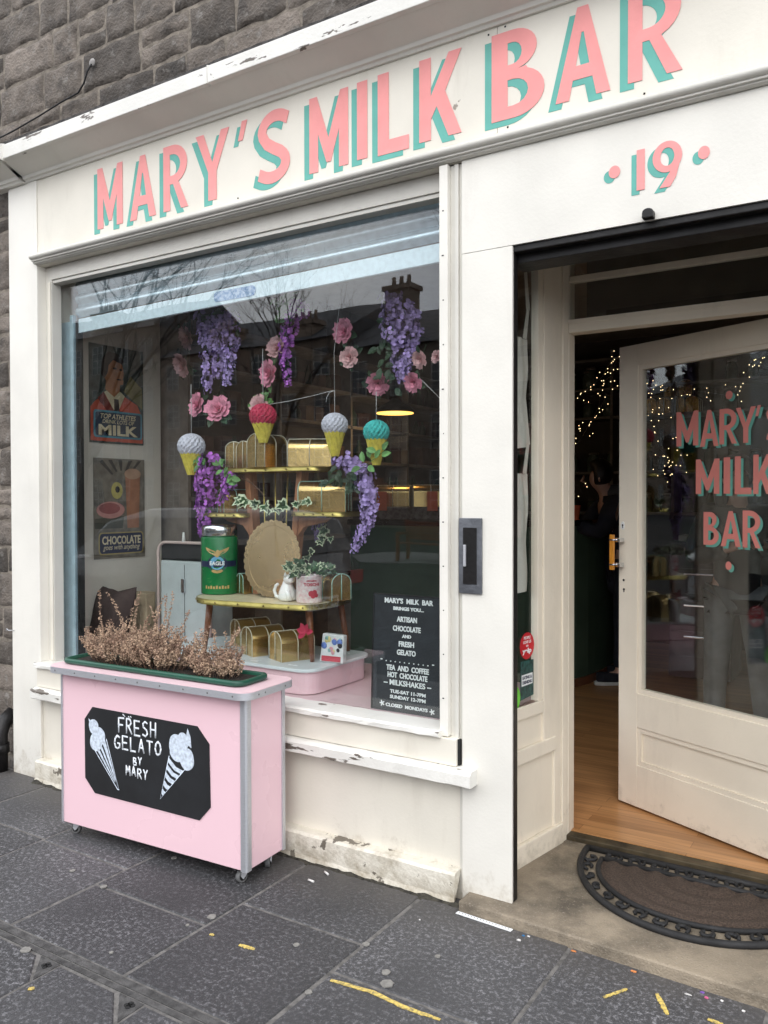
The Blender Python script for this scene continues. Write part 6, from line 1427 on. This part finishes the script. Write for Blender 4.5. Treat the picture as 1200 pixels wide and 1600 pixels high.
    K = {k: J[k] for k in ('pelvis', 'waist', 'chest', 'collar')}; grow_ = lambda r_, g: tuple(q+g*s for q in r_) if isinstance(r_, tuple) else r_+g*s
    for n in 'lr':
        for k in ('shoulder', 'elbow'): K[k+n] = J[k+n]
        a, b_ = J['elbow'+n], J['wrist'+n]; K['cuff'+n] = (a[0].lerp(b_[0], .93), b_[1])
    K = {k: (v[0], grow_(v[1], .026)) for k, v in K.items()}; p0 = J['pelvis'][0]
    K['hem'] = (p0-Vector((0, 0, pose.get('hem', .12)*s)), (.175*s, .145*s))
    skin_mesh('coat', K, [('pelvis', 'waist'), ('waist', 'chest'), ('chest', 'collar'), ('pelvis', 'hem')]+[e for n in 'lr' for e in (('chest', 'shoulder'+n), ('shoulder'+n, 'elbow'+n), ('elbow'+n, 'cuff'+n))], coat, t)
    K = {'pelvis': (J['pelvis'][0], grow_(J['pelvis'][1], .012))}
    for n in 'lr':
        for k in ('hip', 'knee', 'calf'): K[k+n] = (J[k+n][0], grow_(J[k+n][1], .018))
        K['hemleg'+n] = (J['ankle'+n][0]+Vector((0, 0, .03*s)), .062*s)
    skin_mesh('trousers', K, [e for n in 'lr' for e in (('pelvis', 'hip'+n), ('hip'+n, 'knee'+n), ('knee'+n, 'calf'+n), ('calf'+n, 'hemleg'+n))], legs_m, t)
    for n in 'lr':
        a, b_ = J['ankle'+n][0], J['toe'+n][0]; d_ = (b_-a); d_.z = 0; d_.normalize(); sx = Vector((-d_.y, d_.x, 0)); a0 = Vector((a.x, a.y, base.z))
        def foot(z0, z1, k, m_, nm):
            o = [(-.075, -.030), (-.06, -.038), (.06, -.043), (.14, -.040), (.185, -.02), (.185, .02), (.14, .040), (.06, .043), (-.06, .038), (-.075, .030)]
            b = MB(); b.prism([(u*k*s, v_*k*s) for u, v_ in o], lambda u, v_, w_: a0+d_*u+sx*v_+Vector((0, 0, w_*s)), z0, z1); return b.build(nm, m_, t, bevel=.006)
        so_ = foot(.002, .028, 1.05, SHOEW, 'shoe_sole'); foot(.0285, .095, .95, BLACKMETAL if False else COAT, 'shoe')
    hb = MB(); c = W(hd.x, hd.y+.03, hd.z+.045)
    hb.ball(c, .112*s, 18, 0, (.92, .98, 1.0)); rng = random.Random(3)
    hb.v = [v+Vector((0, 0, 0)) for v in hb.v]
    fwd = (B.to_3x3() @ Vector((0, -1, 0)))
    hb.v = [v-fwd*max(0, (v-c).dot(fwd)-.045*s)*.75 if (v-c).z < .055*s else v for v in hb.v]
    if pose.get('long'):
        for a in range(7): x = -.075+a*.025; hb.tube([W(hd.x+x, hd.y+.07, hd.z+.06), W(hd.x+x*1.2, hd.y+.10, hd.z-.06), W(hd.x+x*1.15, hd.y+.09+.1*lean, hd.z-.22)], [.04*s, .045*s, .02*s], 8)
    hb.build('hair', HAIR, t)
    if hood: h2 = MB(); c = W(0, ly*.95+.07, 1.43); h2.ball(c, .125*s, 14, 0, (1.05, .8, .75)); h2.build('hood', hood, t)
    return t, W
FZ = .067
base = G(978, 1064, FZ); base.y += .0
person('person in a dark navy coat leaning towards the counter, half hidden by the door', base, R(-60), {'lean': .16, 'hz': -.03, 'hy': -.05, 'feet': {'l': (0, .06), 'r': (.03, -.08)}, 'arms': {'l': ((-.24, -.28, 1.18), (-.14, -.48, 1.24)), 'r': ((.24, -.25, 1.15), (.12, -.46, 1.24))}, 'hem': .28}, COAT, COAT, GREYCLOTH, 1.72)
base = G(1150, 1158, FZ)
pt, PWm = person('person in dark jacket and pale jeans holding a phone behind the door glass', base, R(20), {'lean': .02, 'long': True, 'feet': {'l': (-.02, .02), 'r': (.05, -.05)}, 'arms': {'l': ((-.27, -.08, 1.12), (-.09, -.30, 1.20)), 'r': ((.27, -.08, 1.12), (.07, -.30, 1.22))}, 'hem': .05}, mat('black_jacket', (.02, .018, .02), .8), JEANS, None, 1.64)
ph = MB(); c = PWm(-.01, -.375, 1.25); ax = Vector((math.cos(R(20)), math.sin(R(20)), 0)); 
ph.prism(rrect(-.075, .075, -.037, .037, .01, 4), lambda u, v_, w_: c+ax*u+Vector((0, 0, v_))+Vector((-math.sin(R(20)), math.cos(R(20)), 0))*-w_, 0, .008)
t = thing('phone', 'dark phone held up by the person behind the door glass', 'phone', c); ph.build('phone', BLACKMETAL, t, bevel=.002)

# ------------------------------------------------------------------ the far side of the street, seen only in the glass
BST = mat('sooty_sandstone', (.16, .13, .105), .9, var=.2, scale=1.2, bump=.4, bscale=20)
BST2 = mat('brown_sandstone', (.20, .15, .115), .9, var=.2, scale=1.2, bump=.4, bscale=20)
SLATE = mat('slate_roof', (.06, .062, .07), .7, var=.2, scale=8)
SASH = mat('grey_white_sash_paint', (.32, .31, .29), .5)
DPANE = mat('dark_window_glass', (.02, .025, .03), .08)
def tenement(label, x0, x1, h, rows, cols, mt, chim, Y=-34, seed=0):
    t = thing('stone_tenement', label, 'building', ((x0+x1)/2, Y, -.1), group='tenements across the street')
    MB().box(x0, x1, Y-10, Y, -.1, h).build('wall', mt, t)
    b = MB(); b.prism([(Y+.3, h), (Y-5, h+2.8), (Y-10.3, h)], YZ, x0, x1); RF = b.build('roof', SLATE, t)
    for cx, cw, ch in chim:
        b = MB(); b.box(cx-cw/2, cx+cw/2, Y-1.4, Y-.3, h, h+ch).box(cx-cw/2-.12, cx+cw/2+.12, Y-1.5, Y-.2, h+ch, h+ch+.25)
        for k in range(max(2, int(cw/.45))): q = cx-cw/2+.25+k*.45; b.lathe([(.13, h+ch+.25), (.10, h+ch+.8)], 10, (q, Y-.85, 0))
        b.build('chimney', mt, RF)
    pf = None
    for r_ in range(rows):
        for c_ in range(cols):
            wx = x0+(c_+.5)*(x1-x0)/cols; wz = 1.0+r_*(h-.6)/rows; hh = min(1.9, (h-.6)/rows*.62)
            if pf is None:
                f = MB()
                for a in (-.55, -.02, .51): f.box(a, a+.06, .0, .05, 0, hh)
                for z in [hh*k/4 for k in range(5)]: f.box(-.549, .569, .0, .047, z-.025, z+.025)
                pf = f.build('window', SASH, t, world=False); pp = MB().box(-.54, .56, -.02, .012, .01, hh-.01).build('pane', DPANE, pf, world=False); M4.pop(pp.name, None)
                o, g = pf, pp
            else:
                o = pf.copy(); COL.objects.link(o); g = pp.copy(); COL.objects.link(g); g.parent = o
            o.location = (wx-t.location.x, .03, wz+.1); o.parent = t
tenement('sooty stone tenement with a tall chimney stack, reflected at the right of the shop window', -25, -10, 9.6, 3, 6, BST, [(-21.5, 1.5, 2.9), (-17.5, 1.6, 1.2), (-14, 1.2, 1.0)])
tenement('brown stone tenement with white sash windows, reflected in the middle of the shop window', -39, -25, 10.4, 4, 6, BST2, [(-28, 1.8, 1.0), (-34, 2.0, 1.2)])
tenement('tall dark stone tenement reflected at the left of the shop window', -58, -39, 12.5, 4, 8, BST, [(-45, 2.0, 1.4), (-53, 2.0, 1.2)])
tenement('far stone tenement reflected at the left edge of the shop window', -82, -58, 12.0, 4, 9, BST2, [(-66, 2.2, 1.3)])
tenement('low stone tenement behind the photographer', -10, 12, 7.5, 3, 8, BST2, [(-4, 1.6, 1.1), (6, 1.6, 1.1)], -36)
BARK = mat('dark_bark', (.035, .028, .024), .9, var=.3, scale=10, bump=.5)
def bare_tree(label, x, y, h, seed):
    rng = random.Random(seed); t = thing('bare_tree', label, 'tree', (x, y, -.1), group='bare trees across the street'); tr_ = MB(); br = MB()
    def grow_(p, d, ln, r_, lv):
        pts = [p]; k = 4
        for i in range(k): d = (d+rv_(rng)*.16+Vector((0, 0, .06))).normalized(); p = p+d*ln/k; pts.append(p)
        (tr_ if lv == 0 else br).tube(pts, [r_*(1-.4*i/k) for i in range(k+1)], 6 if lv < 2 else 3, caps=False)
        if lv >= 6: return
        for c_ in range(3 if lv < 4 else 2):
            q = pts[-1] if c_ < 2 else pts[rng.randint(2, 3)]
            grow_(q, (d+rv_(rng)*.62+Vector((0, 0, .1))).normalized(), ln*rng.uniform(.62, .82), r_*.56, lv+1)
    grow_(Vector((x, y, -.1)), Vector((0, 0, 1)), h*.30, h*.012, 0); tr_.build('trunk', BARK, t); br.build('crown', BARK, t)
bare_tree('bare winter tree reflected at the top left of the shop window', -17.5, -11.5, 11, 3)
bare_tree('bare winter tree reflected over the left end of the shutter', -24, -27, 15, 8)
bare_tree('bare winter tree reflected at the right edge of the shop window', -7.6, -15.0, 12.5, 14)
# parked car
def CM_(q):
    q.v = [p+Vector((-.85, 0, 0)) for p in q.v]; return q
t = thing('parked_car', 'dark hatchback parked at the kerb, seen as a reflection in the shop window', 'car', (-6.05, -3.85, -.11))
CARP = mat('dark_car_paint', (.09, .09, .10), .16, .0, var=.1, coat=.5); zc = -.11; cy = -3.85
st_ = [(-7.25, .50, .42, .62, .70, .40), (-7.1, .70, .30, .75, .82, .55), (-6.6, .82, .22, .86, .92, .62), (-6.05, .86, .20, .93, 1.02, .64), (-5.55, .87, .20, .96, 1.40, .60), (-5.0, .87, .20, .97, 1.52, .60), (-4.2, .87, .20, .98, 1.53, .60), (-3.6, .86, .22, .98, 1.50, .60), (-3.22, .84, .28, .98, 1.42, .58), (-3.08, .80, .34, .92, 1.02, .62), (-3.02, .70, .42, .70, .80, .6)]
CDX = -.85
b = MB(); vs_ = []
for x, hw, zb, zbelt, zr, rw in st_: vs_ += [(x, cy+y, zc+z) for y, z in ((-hw*.8, zb), (-hw, zb+.18), (-hw, zbelt-.12), (-hw*.96, zbelt), (-rw, zr-.04), (-rw*.6, zr), (rw*.6, zr), (rw, zr-.04), (hw*.96, zbelt), (hw, zbelt-.12), (hw, zb+.18), (hw*.8, zb))]
n = 12; b.add(vs_, [(i*n+j, (i+1)*n+j, (i+1)*n+(j+1) % n, i*n+(j+1) % n) for i in range(len(st_)-1) for j in range(n)]+[tuple(range(n)), tuple(range((len(st_)-1)*n, len(st_)*n))[::-1]], 0, True); CM_(b).build('body', CARP, t)
g = MB()
for sgn in (-1, 1):
    for xa, xb, xc, xd in ((-5.85, -5.45, -4.75, -4.75), (-4.68, -4.68, -3.95, -3.90), (-3.84, -3.88, -3.62, -3.45)): 
        q = [(xa, .868*sgn, 1.00), (xd, .868*sgn, 1.02), (xc, .640*sgn, 1.43), (xb, .640*sgn, 1.40 if xb > -5.4 else 1.36)]; g.add([(x, cy+y*1.0, zc+z) for x, y, z in q]+[(x, cy+y*.97, zc+z) for x, y, z in q], [(0, 1, 2, 3), (7, 6, 5, 4), (0, 4, 5, 1), (1, 5, 6, 2), (2, 6, 7, 3), (3, 7, 4, 0)])
CM_(g).build('windows', mat('car_glass', (.05, .055, .06), .05), t)
for x in (-6.45, -3.85):
    for sgn in (-1, 1): b = MB(); b.tube([(x, cy+sgn*.70, zc+.31), (x, cy+sgn*.885, zc+.31)], .31, 24); W2 = CM_(b).build('wheel', RUBBER, t); b = MB(); b.tube([(x, cy+sgn*.80, zc+.31), (x, cy+sgn*.892, zc+.31)], .20, 20); CM_(b).build('rim', STEEL, W2)
b = MB().box(-3.02, -3.00, cy-.26, cy+.26, zc+.48, zc+.60); CM_(b).build('number_plate', TEXTW, t); b = MB(); put_text(b, 'FP62 BUY', (-2.999, cy, zc+.54), (0, 1, 0), (0, 0, 1), .47, .075, .001, .03); CM_(b).build('plate_lettering', SHADOWB, t)
b = MB()
for sgn in (-1, 1): b.box(-3.06, -3.005, cy+sgn*.62-.12, cy+sgn*.62+.12, zc+.70, zc+.84)
CM_(b).build('lamps', REDPRINT, t)
b = MB(); b.add([(-3.20, cy+y, zc+z) if z > 1.2 else (-3.065, cy+y, zc+z) for y, z in ((-.62, 1.05), (.62, 1.05), (.52, 1.38), (-.52, 1.38))]+[(-3.26, cy+y, zc+z) for y, z in ((-.62, 1.05), (.62, 1.05), (.52, 1.38), (-.52, 1.38))], [(0, 1, 2, 3), (7, 6, 5, 4), (0, 4, 5, 1), (1, 5, 6, 2), (2, 6, 7, 3), (3, 7, 4, 0)]); CM_(b).build('rear_window', MATS['car_glass'], t)
# bench across the way
t = thing('park_bench', 'wooden park bench with arms across the street, seen as a reflection', 'bench', (-9.0, -15.5, -.1)); b = MB(); bx0, by = -9.0, -15.5
b = MB()
for k in range(5): b.box(bx0-.9, bx0+.9, by-.05+k*.095, by+.03+k*.095, .33, .36)
b.build('seat', WOODM, t, bevel=.004); b = MB()
for k in range(5): b.box(bx0-.9, bx0+.9, by-.12, by-.09, .44+k*.1, .52+k*.1)
b.build('backrest', WOODM, t, bevel=.004)
for x in (bx0-.85, bx0+.85): MB().box(x-.04, x+.04, by-.15, by-.07, -.1, .95).box(x-.04, x+.04, by+.36, by+.43, -.1, .58).box(x-.04, x+.04, by-.07, by+.43, .56, .62).build('leg', WOODM, t, bevel=.004)
MB().box(-12, -6, -18, -14.5, -.3, -.1).build('far_pavement', KERBM)['kind'] = 'structure'
